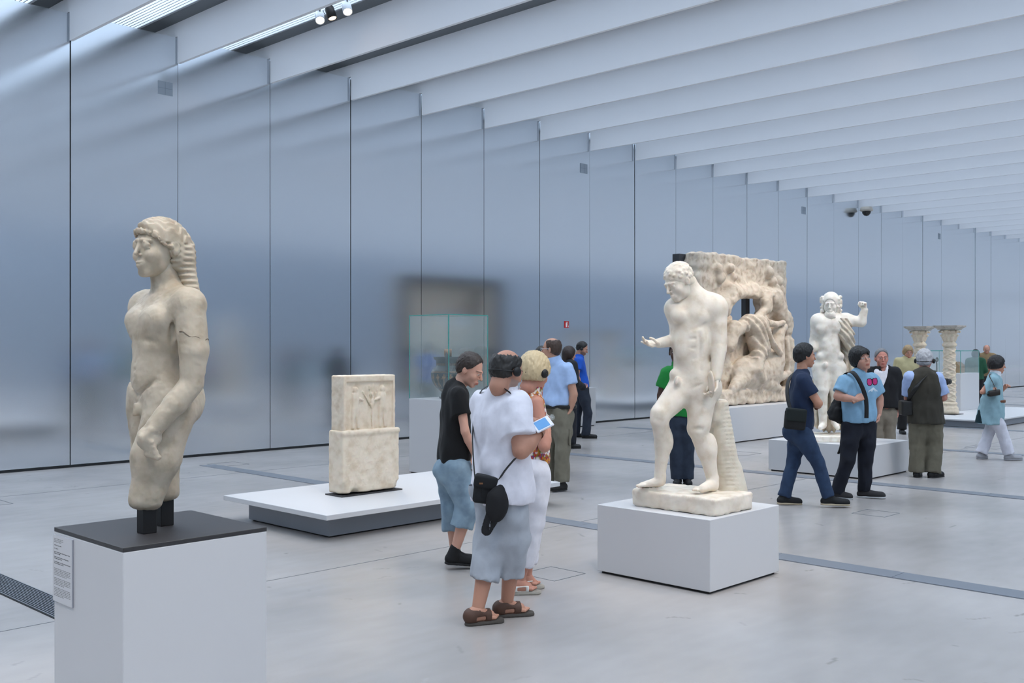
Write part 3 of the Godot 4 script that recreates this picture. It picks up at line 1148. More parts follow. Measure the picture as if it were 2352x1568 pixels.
func build_kouros() -> void:
	var root := thing("kouros_statue", "weathered beige marble youth with long braided hair and legs broken at the knees", "statue", V(1.840,1.000,-3.601), VIEW_TURN - 44.0)
	var m := marble(Color(0.77, 0.725, 0.65), Color(0.66, 0.62, 0.56), 21)
	var f := Field.new(V(-0.24, 0.03, -0.20), V(0.27, 0.99, 0.24), 0.006)
	var Z := Vector3.BACK
	# torso
	f.bone(V(0, 0.815, -0.015), V(0, 0.72, 0.0), 0.075, 0.088, 0.0, Z, 1.0)
	f.bone(V(-0.075, 0.79, 0.0), V(0.075, 0.79, 0.0), 0.078, 0.078, 0.05)
	f.bone(V(-0.055, 0.72, 0.012), V(0.055, 0.72, 0.012), 0.086, 0.086, 0.05)
	f.egg(V(0, 0.62, 0.022), V(0.100, 0.14, 0.088), 0.05)
	f.egg(V(0, 0.55, 0.020), V(0.104, 0.10, 0.090), 0.05)
	f.egg(V(0, 0.49, 0.0), V(0.125, 0.085, 0.092), 0.05)
	for s in [-1.0, 1.0]:
		# pectorals, shoulders, flanks, buttocks
		f.egg(V(s * 0.066, 0.772, 0.070), V(0.070, 0.050, 0.042), 0.025)
		f.ball(V(s * 0.165, 0.825, -0.010), 0.057, 0.045)
		f.bone(V(s * 0.04, 0.862, -0.025), V(s * 0.15, 0.842, -0.015), 0.042, 0.045, 0.04)
		f.egg(V(s * 0.064, 0.475, -0.056), V(0.064, 0.088, 0.068), 0.035)
		f.egg(V(s * 0.085, 0.51, 0.02), V(0.052, 0.06, 0.075), 0.03)
		f.egg(V(s * 0.055, 0.80, -0.07), V(0.06, 0.09, 0.03), 0.04)
	# neck
	f.bone(V(0, 0.85, -0.02), V(0, 0.97, 0.008), 0.057, 0.051, 0.03)
	# legs
	f.bone(V(0.076, 0.45, 0.012), V(0.066, 0.27, 0.068), 0.093, 0.084, 0.03)
	f.bone(V(0.066, 0.27, 0.068), V(0.052, 0.125, 0.095), 0.082, 0.056, 0.03)
	f.bone(V(-0.078, 0.45, 0.008), V(-0.070, 0.27, -0.005), 0.094, 0.086, 0.03)
	f.bone(V(-0.070, 0.27, -0.005), V(-0.052, 0.135, -0.026), 0.084, 0.052, 0.03)
	f.bone(V(0.052, 0.15, 0.095), V(0.052, 0.118, 0.100), 0.057, 0.052, 0.02)
	f.egg(V(0.054, 0.125, 0.132), V(0.032, 0.030, 0.022), 0.02)
	f.bone(V(-0.052, 0.15, -0.022), V(-0.052, 0.125, -0.030), 0.052, 0.050, 0.02)
	# groin
	f.bone(V(0.012, 0.50, 0.105), V(0.10, 0.56, 0.085), 0.004, 0.004, 0.02, Vector3.ZERO, 1.0, true)
	f.bone(V(-0.012, 0.50, 0.105), V(-0.10, 0.56, 0.085), 0.004, 0.004, 0.02, Vector3.ZERO, 1.0, true)
	f.egg(V(0.004, 0.448, 0.102), V(0.020, 0.024, 0.018), 0.008)
	f.bone(V(0.004, 0.462, 0.112), V(0.004, 0.430, 0.118), 0.010, 0.008, 0.004)
	f.ball(V(0.0, 0.592, 0.119), 0.006, 0.006, true)
	# midline and rib edge
	f.bone(V(0, 0.74, 0.118), V(0, 0.62, 0.124), 0.004, 0.003, 0.02, Vector3.ZERO, 1.0, true)
	f.bone(V(0.02, 0.705, 0.122), V(0.10, 0.69, 0.085), 0.003, 0.003, 0.02, Vector3.ZERO, 1.0, true)
	f.bone(V(-0.02, 0.705, 0.122), V(-0.10, 0.69, 0.085), 0.003, 0.003, 0.02, Vector3.ZERO, 1.0, true)
	# left arm, hand closed on the thigh
	f.bone(V(0.172, 0.82, -0.010), V(0.204, 0.66, -0.008), 0.055, 0.053, 0.010)
	f.bone(V(0.204, 0.66, -0.008), V(0.204, 0.545, 0.000), 0.053, 0.042, 0.008)
	f.bone(V(0.204, 0.545, 0.000), V(0.192, 0.47, 0.060), 0.043, 0.042, 0.006)
	f.bone(V(0.192, 0.47, 0.060), V(0.170, 0.395, 0.120), 0.041, 0.034, 0.006)
	f.bone(V(0.135, 0.765, 0.04), V(0.140, 0.56, 0.05), 0.010, 0.012, 0.008, Vector3.ZERO, 1.0, true)
	f.egg(V(0.158, 0.352, 0.140), V(0.034, 0.046, 0.044), 0.008, false, Basis(Vector3.RIGHT, -0.6))
	for i in 4:
		var t := i * 0.020
		f.bone(V(0.170 - i * 0.002, 0.360 - t, 0.172 - t * 0.35), V(0.186, 0.340 - t * 0.9, 0.146 - t * 0.4), 0.0125, 0.012, 0.003)
	f.bone(V(0.186, 0.385, 0.145), V(0.176, 0.350, 0.170), 0.014, 0.011, 0.005)
	# the breaks in the arm
	f.bone(V(0.215, 0.455, 0.075), V(0.185, 0.50, 0.035), 0.002, 0.002, 0.002, Vector3.ZERO, 1.0, true)
	f.bone(V(0.205, 0.375, 0.115), V(0.15, 0.41, 0.15), 0.004, 0.004, 0.004, Vector3.ZERO, 1.0, true)
	# broken stub of the other arm
	f.bone(V(-0.165, 0.82, -0.010), V(-0.168, 0.765, -0.012), 0.055, 0.050, 0.04)
	f.cut(V(0.058, 0.082, 0.105), V(0.1, -1, 0.12), 0.022, 0.14)
	f.cut(V(-0.06, 0.09, -0.036), V(0, -1, 0), 0.022, 0.075)
	f.rough(fold_noise(9.0, 3, 3), 0.004)
	f.rough(fold_noise(60.0, 4, 2), 0.0018)
	# head
	var hd := head_field(0.0042, {"smile": 0.006, "nose": 0.75, "jaw": 1.08, "neck": 0.050, "ears": false})
	for s in [-1.0, 1.0]:
		hd.ball(V(s * 0.031, 0.003, 0.0825), 0.0150, 0.002)
		hd.bone(V(s * 0.015, 0.004, 0.0905), V(s * 0.031, 0.0155, 0.0955), 0.0035, 0.004, 0.002)
		hd.bone(V(s * 0.031, 0.0155, 0.0955), V(s * 0.049, 0.005, 0.083), 0.004, 0.003, 0.002)
		hd.bone(V(s * 0.016, -0.002, 0.0895), V(s * 0.047, -0.008, 0.082), 0.003, 0.003, 0.002)
		hd.egg(V(s * 0.080, 0.0, -0.012), V(0.013, 0.034, 0.022), 0.004)
		hd.egg(V(s * 0.095, 0.004, -0.006), V(0.008, 0.018, 0.010), 0.004, true)
		hd.ball(V(s * 0.036, -0.034, 0.070), 0.020, 0.012)
	var hs := [hd.surface(), head_at(V(0, 1.040, 0.018), 10.0, -1.0, 0.0, 0.96)]
	# hair: a cap of waves, curls over the brow, a long fall of beaded strands
	var hf := Field.new(V(-0.13, 0.84, -0.17), V(0.13, 1.19, 0.15), 0.0045)
	hf.egg(V(0, 1.074, 0.016), V(0.083, 0.084, 0.103))
	hf.egg(V(0, 1.03, -0.035), V(0.082, 0.085, 0.072), 0.02)
	hf.bone(V(0, 1.02, -0.065), V(0, 0.90, -0.092), 0.066, 0.050, 0.03, Z, 1.5)
	hf.bone(V(0.045, 1.0, -0.055), V(0.060, 0.89, -0.075), 0.034, 0.030, 0.02)
	hf.bone(V(-0.045, 1.0, -0.055), V(-0.060, 0.89, -0.075), 0.034, 0.030, 0.02)
	hf.cut(V(0, 1.083, 0.072), V(0, -0.62, 1.0), 0.006)
	hf.egg(V(0, 0.995, 0.070), V(0.12, 0.083, 0.075), 0.006, true)
	for i in 15:
		var a := lerpf(-1.5, 1.5, i / 14.0)
		var c := V(sin(a) * 0.081, 1.100 - 0.026 * a * a, 0.010 + cos(a) * 0.091)
		hf.ball(c, 0.0105, 0.004)
		hf.ball(c + V(sin(a), 0.0, cos(a)) * 0.0110, 0.0040, 0.002, true)
	hf.shape(func(p: Vector3) -> float:
		var ang := atan2(p.x, -p.z + 0.01)
		if p.y < 1.06: return 0.0040 * sin(p.y * TAU / 0.021) * cos(ang * 7.0) + 0.0022 * cos(ang * 14.0)
		var r := Vector2(p.x, p.z - 0.01).length()
		return 0.0030 * sin(r * TAU / 0.017 + sin(ang * 9.0) * 1.6), V(-0.2, 0.8, -0.2), V(0.2, 1.2, 0.125))
	part("figure", solid([[f.surface()], hs]), m, root)
	part("hair", solid([[hf.surface()]]), m, root, Vector3.ZERO, "carved braided marble hair")
	# the mended break round the upper arm
	var ring := []
	for i in 15:
		var a := -1.2 + i * 0.19
		ring.append(V(0.193, 0.722, -0.009) + V(cos(a), 0, sin(a)) * 0.0552 + V(0, 0.022 * sin(a - 1.0) + 0.004 * sin(a * 7.0), 0))
	part("break_line", tube(ring, [0.0016], 6), mat(Color(0.42, 0.38, 0.33), 0.9), root, Vector3.ZERO, "mended break round the upper arm")
	for e in [V(0.052, 0, 0.095), V(-0.052, 0, -0.026)]:
		part("mount_post", boxes([[V(0, 0.05, 0), V(0.052, 0.10, 0.052)]], 0.002), M.black, root, e, "black steel post")

func box_thing(called: String, label: String, cat: String, x0: float, x1: float, z0: float, z1: float, y0: float, y1: float, m: Material, bev := 0.004, group := "") -> MeshInstance3D:
	var o := part(called, rbox(V(x1 - x0, y1 - y0, z1 - z0), bev), m, self, V((x0 + x1) / 2.0, y0, (z0 + z1) / 2.0))
	tag(o, label, cat, group)
	return o

# a white pedestal with a shadow gap at the floor
func pedestal(label: String, x0: float, x1: float, z0: float, z1: float, y1: float) -> Node3D:
	var r := thing("pedestal", label, "pedestal", V((x0 + x1) / 2.0, 0, (z0 + z1) / 2.0))
	part("body", rbox(V(x1 - x0, y1 - 0.018, z1 - z0), 0.003), M.white, r, V(0, 0.018, 0))
	part("plinth_foot", rbox(V(x1 - x0 - 0.05, 0.02, z1 - z0 - 0.05), 0.0), M.black, r)
	return r

func build_pedestals() -> void:
	var k := pedestal("tall white pedestal with a dark grey top plate under the braided-hair statue", 1.556, 2.112, -3.905, -3.335, 0.985)
	part("top_plate", rbox(V(0.556, 0.015, 0.570), 0.001), M.graphite, k, V(0, 0.985, 0), "dark grey steel plate")
	pedestal("low white pedestal under the striding marble athlete", 5.875, 6.782, -4.835, -3.855, 0.505)
	pedestal("long white pedestal under the carved bull relief", 14.85, 18.35, -10.95, -9.55, 0.61)
	pedestal("low wide white pedestal under the bearded cloaked statue", 12.27, 13.46, -7.13, -5.73, 0.42)
	pedestal("narrow white pedestal close to the metal wall behind the bright blue T-shirt", 15.85, 16.62, -14.10, -13.72, 0.80)

# ---------------------------------------------------------------- the striding athlete
func build_athlete() -> void:
	var root := thing("athlete_statue", "white marble nude athlete with bowed curly head holding out one hand", "statue", V(6.228,0.505,-4.239), VIEW_TURN)
	var m := marble(Color(0.92, 0.885, 0.83), Color(0.80, 0.75, 0.68), 31)
	var f := Field.new(V(-0.48, 0.06, -0.32), V(0.42, 1.72, 0.30), 0.010)
	# torso, three-quarter to the left
	f.bone(V(0.000,1.468,0.000), V(-0.019,1.247,0.020), 0.13, 0.125, 0.0, V(-0.45, 0, 0.9), 1.3)
	f.bone(V(-0.077,1.392,0.010), V(0.124,1.411,0.010), 0.095, 0.105, 0.06)
	f.egg(V(0.063,1.184,0.000), V(0.09, 0.14, 0.10), 0.05)
	f.bone(V(-0.025,1.247,0.015), V(-0.010,0.964,0.020), 0.125, 0.120, 0.06, V(-0.45, 0, 0.9), 1.25)
	f.bone(V(0.006,0.995,0.000), V(0.006,0.869,0.000), 0.125, 0.130, 0.05, V(-0.4, 0, 0.9), 1.15)
	f.bone(V(-0.046,0.853,-0.010), V(0.079,0.885,0.000), 0.105, 0.115, 0.05)
	# chest, belly and loin muscles
	f.egg(V(-0.099,1.384,0.082), V(0.066, 0.056, 0.046), 0.014)
	f.egg(V(0.041,1.381,0.085), V(0.074, 0.060, 0.048), 0.014)
	f.egg(V(-0.057,1.153,0.075), V(0.075, 0.13, 0.058), 0.03)
	f.bone(V(-0.151,1.302,0.120), V(-0.057,1.289,0.148), 0.012, 0.014, 0.016, Vector3.ZERO, 1.0, true)
	f.bone(V(-0.057,1.289,0.148), V(0.077,1.314,0.125), 0.014, 0.012, 0.016, Vector3.ZERO, 1.0, true)
	f.bone(V(-0.052,1.447,0.140), V(-0.073,0.968,0.150), 0.010, 0.009, 0.02, Vector3.ZERO, 1.0, true)
	for yy in [V(-0.069,1.221,0.148), V(-0.073,1.153,0.150), V(-0.076,1.079,0.150)]:
		f.bone(yy - V(0.055, 0.004, 0.02), yy, 0.007, 0.008, 0.014, Vector3.ZERO, 1.0, true)
		f.bone(yy, yy + V(0.065, 0.004, -0.02), 0.008, 0.007, 0.014, Vector3.ZERO, 1.0, true)
	f.bone(V(0.026,1.262,0.135), V(0.039,0.999,0.130), 0.008, 0.008, 0.02, Vector3.ZERO, 1.0, true)
	f.egg(V(0.115,1.003,0.055), V(0.060, 0.048, 0.05), 0.02)
	f.egg(V(-0.125,0.965,0.030), V(0.045, 0.046, 0.05), 0.02)
	f.bone(V(-0.086,0.838,0.135), V(0.136,0.942,0.110), 0.014, 0.014, 0.014, Vector3.ZERO, 1.0, true)
	f.bone(V(-0.092,0.838,0.135), V(-0.173,0.911,0.100), 0.012, 0.012, 0.014, Vector3.ZERO, 1.0, true)
	f.bone(V(0.072,1.324,0.120), V(0.094,1.061,0.135), 0.012, 0.012, 0.012, Vector3.ZERO, 1.0, true)
	f.ball(V(-0.071,0.993,0.142), 0.010, 0.008, true)
	f.egg(V(-0.126,0.924,0.115), V(0.024, 0.034, 0.026), 0.012)
	f.bone(V(-0.129,0.943,0.135), V(-0.140,0.906,0.145), 0.012, 0.010, 0.006)
	# shoulders and neck
	f.ball(V(-0.126,1.443,0.000), 0.078, 0.05)
	f.ball(V(0.155,1.452,0.015), 0.088, 0.05)
	f.bone(V(0.050,1.500,0.000), V(0.120,1.481,0.000), 0.07, 0.07, 0.05)
	f.bone(V(0.022,1.484,0.000), V(-0.037,1.624,0.030), 0.075, 0.066, 0.05)
	# the arm held out
	f.bone(V(-0.121,1.438,-0.030), V(-0.091,1.274,-0.100), 0.066, 0.054, 0.03)
	f.bone(V(-0.091,1.274,-0.100), V(-0.105,1.223,-0.090), 0.050, 0.050, 0.02)
	f.bone(V(-0.107,1.216,-0.080), V(-0.253,1.191,0.050), 0.050, 0.034, 0.02)
	# the hanging arm
	f.egg(V(0.167,1.442,0.030), V(0.085, 0.095, 0.085), 0.02)
	f.bone(V(0.170,1.429,0.030), V(0.178,1.200,0.070), 0.074, 0.060, 0.02)
	f.bone(V(0.178,1.200,0.070), V(0.175,1.138,0.085), 0.056, 0.055, 0.012)
	f.bone(V(0.175,1.153,0.085), V(0.145,0.943,0.140), 0.057, 0.036, 0.008)
	# bent leg
	f.bone(V(-0.057,0.876,0.000), V(-0.241,0.687,0.100), 0.112, 0.074, 0.04)
	f.bone(V(-0.241,0.687,0.100), V(-0.255,0.641,0.110), 0.068, 0.062, 0.02)
	f.bone(V(-0.251,0.650,0.100), V(-0.212,0.463,0.030), 0.062, 0.062, 0.02)
	f.bone(V(-0.212,0.478,0.030), V(-0.236,0.233,0.000), 0.060, 0.038, 0.02)
	f.bone(V(-0.230,0.233,0.000), V(-0.230,0.195,0.000), 0.042, 0.040, 0.01)
	f.bone(V(-0.243,0.189,0.000), V(-0.372,0.171,0.030), 0.036, 0.018, 0.015, Vector3.UP, 1.0)
	# standing leg
	f.bone(V(0.069,0.885,0.000), V(0.041,0.605,0.050), 0.118, 0.082, 0.04)
	f.bone(V(0.041,0.605,0.050), V(0.022,0.575,0.055), 0.074, 0.068, 0.02)
	f.bone(V(0.029,0.574,0.050), V(0.095,0.416,0.030), 0.066, 0.068, 0.02)
	f.bone(V(0.095,0.431,0.030), V(0.141,0.217,0.020), 0.066, 0.042, 0.02)
	f.bone(V(0.144,0.217,0.020), V(0.139,0.161,0.030), 0.046, 0.046, 0.01)
	f.bone(V(0.139,0.174,0.030), V(0.042,0.159,0.150), 0.044, 0.030, 0.015)
	for i in 5:
		f.bone(V(0.051,0.157,0.130) + V(-0.045 + i * 0.020, 0.006, 0.0), V(0.024,0.151,0.180) + V(-0.045 + i * 0.020, 0.002, -0.012 * absf(i - 1.0)), 0.015, 0.012, 0.003)
		f.bone(V(-0.349,0.173,0.020) + V(0.0, 0.0, -0.035 + i * 0.018), V(-0.406,0.166,0.020) + V(0.012 * absf(i - 3.0), -0.002, -0.038 + i * 0.019), 0.015, 0.012, 0.003)
	# buttock
	f.egg(V(0.123,0.858,-0.050), V(0.10, 0.11, 0.10), 0.05)
	# calf and thigh muscles
	f.egg(V(-0.195,0.504,0.000), V(0.05, 0.10, 0.05), 0.04)
	f.egg(V(0.129,0.441,0.000), V(0.05, 0.10, 0.05), 0.04)
	f.bone(V(-0.307,0.655,0.170), V(-0.248,0.638,0.190), 0.012, 0.012, 0.02, Vector3.ZERO, 1.0, true)
	f.bone(V(-0.021,0.580,0.120), V(0.045,0.581,0.130), 0.012, 0.012, 0.02, Vector3.ZERO, 1.0, true)
	f.rough(fold_noise(6.0, 8, 2), 0.0015)
	# head bowed to the left
	var hd := head_field(0.006, {"jaw": 1.05, "neck": 0.058})
	var hs := [hd.surface(), head_at(V(-0.107,1.628,0.060), -60.0, 24.0, -4.0, 1.08)]
	# curls
	var c0: Vector3 = V(-0.085,1.673,0.040)
	var hf := Field.new(c0 - V(0.17, 0.17, 0.17), c0 + V(0.17, 0.17, 0.17), 0.0065)
	var hb := Basis(Vector3.UP, deg_to_rad(-60.0)) * Basis(Vector3.RIGHT, deg_to_rad(24.0))
	var hc: Vector3 = V(-0.107,1.628,0.060)
	hf.egg(hc + hb * V(0, 0.044, -0.016), V(0.090, 0.102, 0.108), 0.0, false, hb)
	hf.egg(hc + hb * V(0, -0.02, -0.06), V(0.080, 0.06, 0.058), 0.02, false, hb)
	hf.egg(hc + hb * V(0, -0.045, 0.10), V(0.12, 0.095, 0.092), 0.006, true, hb)
	var rng := RandomNumberGenerator.new()
	rng.seed = 12
	for i in 150:
		var u := rng.randf_range(-0.25, 1.0)
		var a := rng.randf() * TAU
		var q := sqrt(1.0 - u * u)
		var p := V(q * cos(a) * 0.090, 0.040 + u * 0.100, -0.016 + q * sin(a) * 0.106)
		if p.z > 0.045 and p.y < 0.055: continue
		if p.y < 0.0 and p.z > -0.02: continue
		hf.ball(hc + hb * p, rng.randf_range(0.009, 0.014), 0.004)
		hf.ball(hc + hb * (p * 1.10), 0.005, 0.003, true)
	# hands
	var h1 := hand_field(0.005, -1.0, 0.16, 0.3, 0.9)
	var t1 := hand_at(V(-0.253,1.191,0.050), V(-0.362,1.184,0.120), V(-0.1, 0.75, 0.65), 1.05)
	var h2 := hand_field(0.005, 1.0, 0.30, 0.3, 0.3)
	var t2 := hand_at(V(0.145,0.943,0.140), V(0.112,0.784,0.170), V(-0.9, 0, 0.4), 1.0)
	# leaning trunk with chisel marks
	var tf := Field.new(V(0.02, 0.04, -0.34), V(0.42, 0.80, 0.16), 0.011)
	tf.bone(V(0.203,0.753,-0.100), V(0.284,0.102,-0.120), 0.075, 0.115, 0.0)
	tf.bone(V(0.205,0.771,-0.080), V(0.167,0.645,-0.050), 0.060, 0.055, 0.03)
	tf.bone(V(0.314,0.254,-0.140), V(0.341,0.096,-0.120), 0.075, 0.085, 0.05)
	tf.cut(V(0.205,0.777,-0.080), V(0.1, 1, 0.1), 0.01)
	tf.shape(func(p: Vector3) -> float: return 0.0035 * sin(p.y * TAU / 0.030 + sin(p.x * 40.0) * 0.6) * (0.5 + 0.5 * sin(p.x * 28.0)), V(-1, 0, -1), V(1, 2, 1))
	part("figure", solid([[f.surface()], hs, [h1.surface(), t1], [h2.surface(), t2]]), m, root)
	part("hair", solid([[hf.surface()]]), m, root, Vector3.ZERO, "short curly marble hair")
	part("tree_trunk", solid([[tf.surface()]]), marble(Color(0.86, 0.83, 0.77), Color(0.78, 0.75, 0.70), 33), root, Vector3.ZERO, "tapering trunk with fine chisel grooves")
	# discus resting against the thigh, short rod between the fingers
	part("discus", lathe([[0.001, -0.008], [0.055, -0.008], [0.072, 0.0], [0.055, 0.008], [0.001, 0.008]], 28), m, root, V(0.103,0.901,0.165)).basis = Basis(Vector3.UP, 0.10) * Basis(Vector3.BACK, PI / 2.0 + 0.04) * Basis.from_scale(V(1.35, 1, 1.2))
	part("rod", tube([V(-0.388,1.203,0.130), V(-0.329,1.172,0.150)], [0.006, 0.006], 8), m, root)
	# stone slab under the feet, along the pedestal
	var sf := Field.new(V(-0.56, -0.01, -0.52), V(0.5, 0.14, 0.42), 0.012)
	var al := Basis(Vector3.UP, deg_to_rad(-VIEW_TURN))
	sf.block(V(0.0, 0.062, -0.02), V(0.245, 0.060, 0.36), 0.012, 0.0, false, al)
	sf.bone(V(-0.346,0.106,-0.050), V(-0.270,0.112,-0.100), 0.055, 0.055, 0.04)
	sf.rough(fold_noise(10.0, 6, 3), 0.008)
	sf.cut(V(0, 0.0, 0), V(0, -1, 0))
	part("slab", solid([[sf.surface()]]), m, root, Vector3.ZERO, "rough stone slab under the feet")

# ---------------------------------------------------------------- inscribed stele on its platform
func build_stele() -> void:
	var pl := thing("platform", "low white platform with an overhanging top and grey recessed base under the inscribed stele", "platform", V(6.62, 0, -8.02))
	part("top_plate", rbox(V(2.98, 0.045, 1.68), 0.003), M.white, pl, V(0, 0.195, 0))
	part("base", rbox(V(2.66, 0.18, 1.30), 0.003), M.grey_base, pl, V(0, 0.015, 0.0), "grey recessed base")
	part("foot", rbox(V(2.60, 0.016, 1.24), 0.0), M.black, pl)
	var m := marble(Color(0.90, 0.845, 0.765), Color(0.82, 0.77, 0.70), 41, 0.7, 1.0)
	var s := thing("stele", "two-tier pale limestone stele with worn relief above and fine inscription below", "stele", V(6.20, 0.2405, -8.05))
	part("mount_plate", rbox(V(0.74, 0.012, 0.27), 0.001), M.graphite, s, V(0, 0, 0), "dark steel plate")
	var w := 0.69
	# lower block
	var f := Field.new(V(-0.39, 0.0, -0.16), V(0.39, 0.62, 0.16), 0.010)
	f.block(V(0, 0.315, 0), V(w / 2, 0.300, 0.118), 0.016)
	f.bone(V(-w / 2 + 0.02, 0.588, 0.105), V(w / 2 - 0.02, 0.588, 0.105), 0.028, 0.028, 0.015)
	f.bone(V(-w / 2, 0.545, 0.124), V(w / 2, 0.545, 0.124), 0.006, 0.006, 0.006, Vector3.ZERO, 1.0, true)
	f.ball(V(-0.20, 0.01, 0.13), 0.05, 0.03, true)
	f.ball(V(0.34, 0.04, 0.13), 0.045, 0.03, true)
	f.ball(V(-0.36, 0.05, 0.12), 0.06, 0.03, true)
	f.rough(fold_noise(12.0, 9, 3), 0.006)
	# fine rows of writing
	f.shape(func(p: Vector3) -> float:
		if p.z < 0.10 or p.y > 0.53 or p.y < 0.06 or absf(p.x) > 0.31: return 0.0
		return 0.0016 * signf(sin(p.y * TAU / 0.024)) * (0.4 + 0.6 * signf(sin(p.x * 190.0 + sin(p.y * 230.0) * 3.0))), V(-1, 0, 0.08), V(1, 1, 0.2))
	part("inscribed_block", solid([[f.surface()]]), m, s, V(0, 0.010, 0))
	# upper block with a sunk field and shallow figures round a tree
	var g := Field.new(V(-0.37, 0.58, -0.16), V(0.37, 1.18, 0.16), 0.0085)
	var cx := -0.005
	g.block(V(cx, 0.865, -0.005), V(0.315, 0.275, 0.105), 0.012)
	g.block(V(cx, 0.845, 0.125), V(0.285, 0.235, 0.047), 0.004, 0.004, true)
	g.bone(V(cx + 0.04, 0.62, 0.086), V(cx + 0.03, 0.86, 0.088), 0.014, 0.010, 0.006)
	for e in [[-0.08, 0.98], [0.0, 1.04], [0.05, 1.05], [0.10, 0.99], [0.06, 0.95]]:
		g.bone(V(cx + 0.03, 0.82, 0.088), V(cx + e[0], e[1], 0.088), 0.009, 0.005, 0.005)
	for e in [[-0.17, 1.0], [0.16, 1.0]]:
		var x: float = cx + e[0]
		g.egg(V(x, 1.00, 0.090), V(0.028, 0.034, 0.020), 0.008)
		g.bone(V(x, 0.94, 0.088), V(x, 0.83, 0.088), 0.042, 0.036, 0.012, Vector3.BACK, 1.8)
		g.bone(V(x - 0.02, 0.82, 0.088), V(x - 0.03, 0.64, 0.086), 0.026, 0.016, 0.012, Vector3.BACK, 1.4)
		g.bone(V(x + 0.02, 0.82, 0.088), V(x + 0.035, 0.64, 0.086), 0.026, 0.016, 0.012, Vector3.BACK, 1.4)
		g.bone(V(x, 0.93, 0.088), V(x - signf(e[0]) * 0.09, 0.90, 0.090), 0.016, 0.011, 0.008)
	g.rough(fold_noise(14.0, 19, 3), 0.0035)
	part("relief_block", solid([[g.surface()]]), m, s, V(0, 0.010, 0))

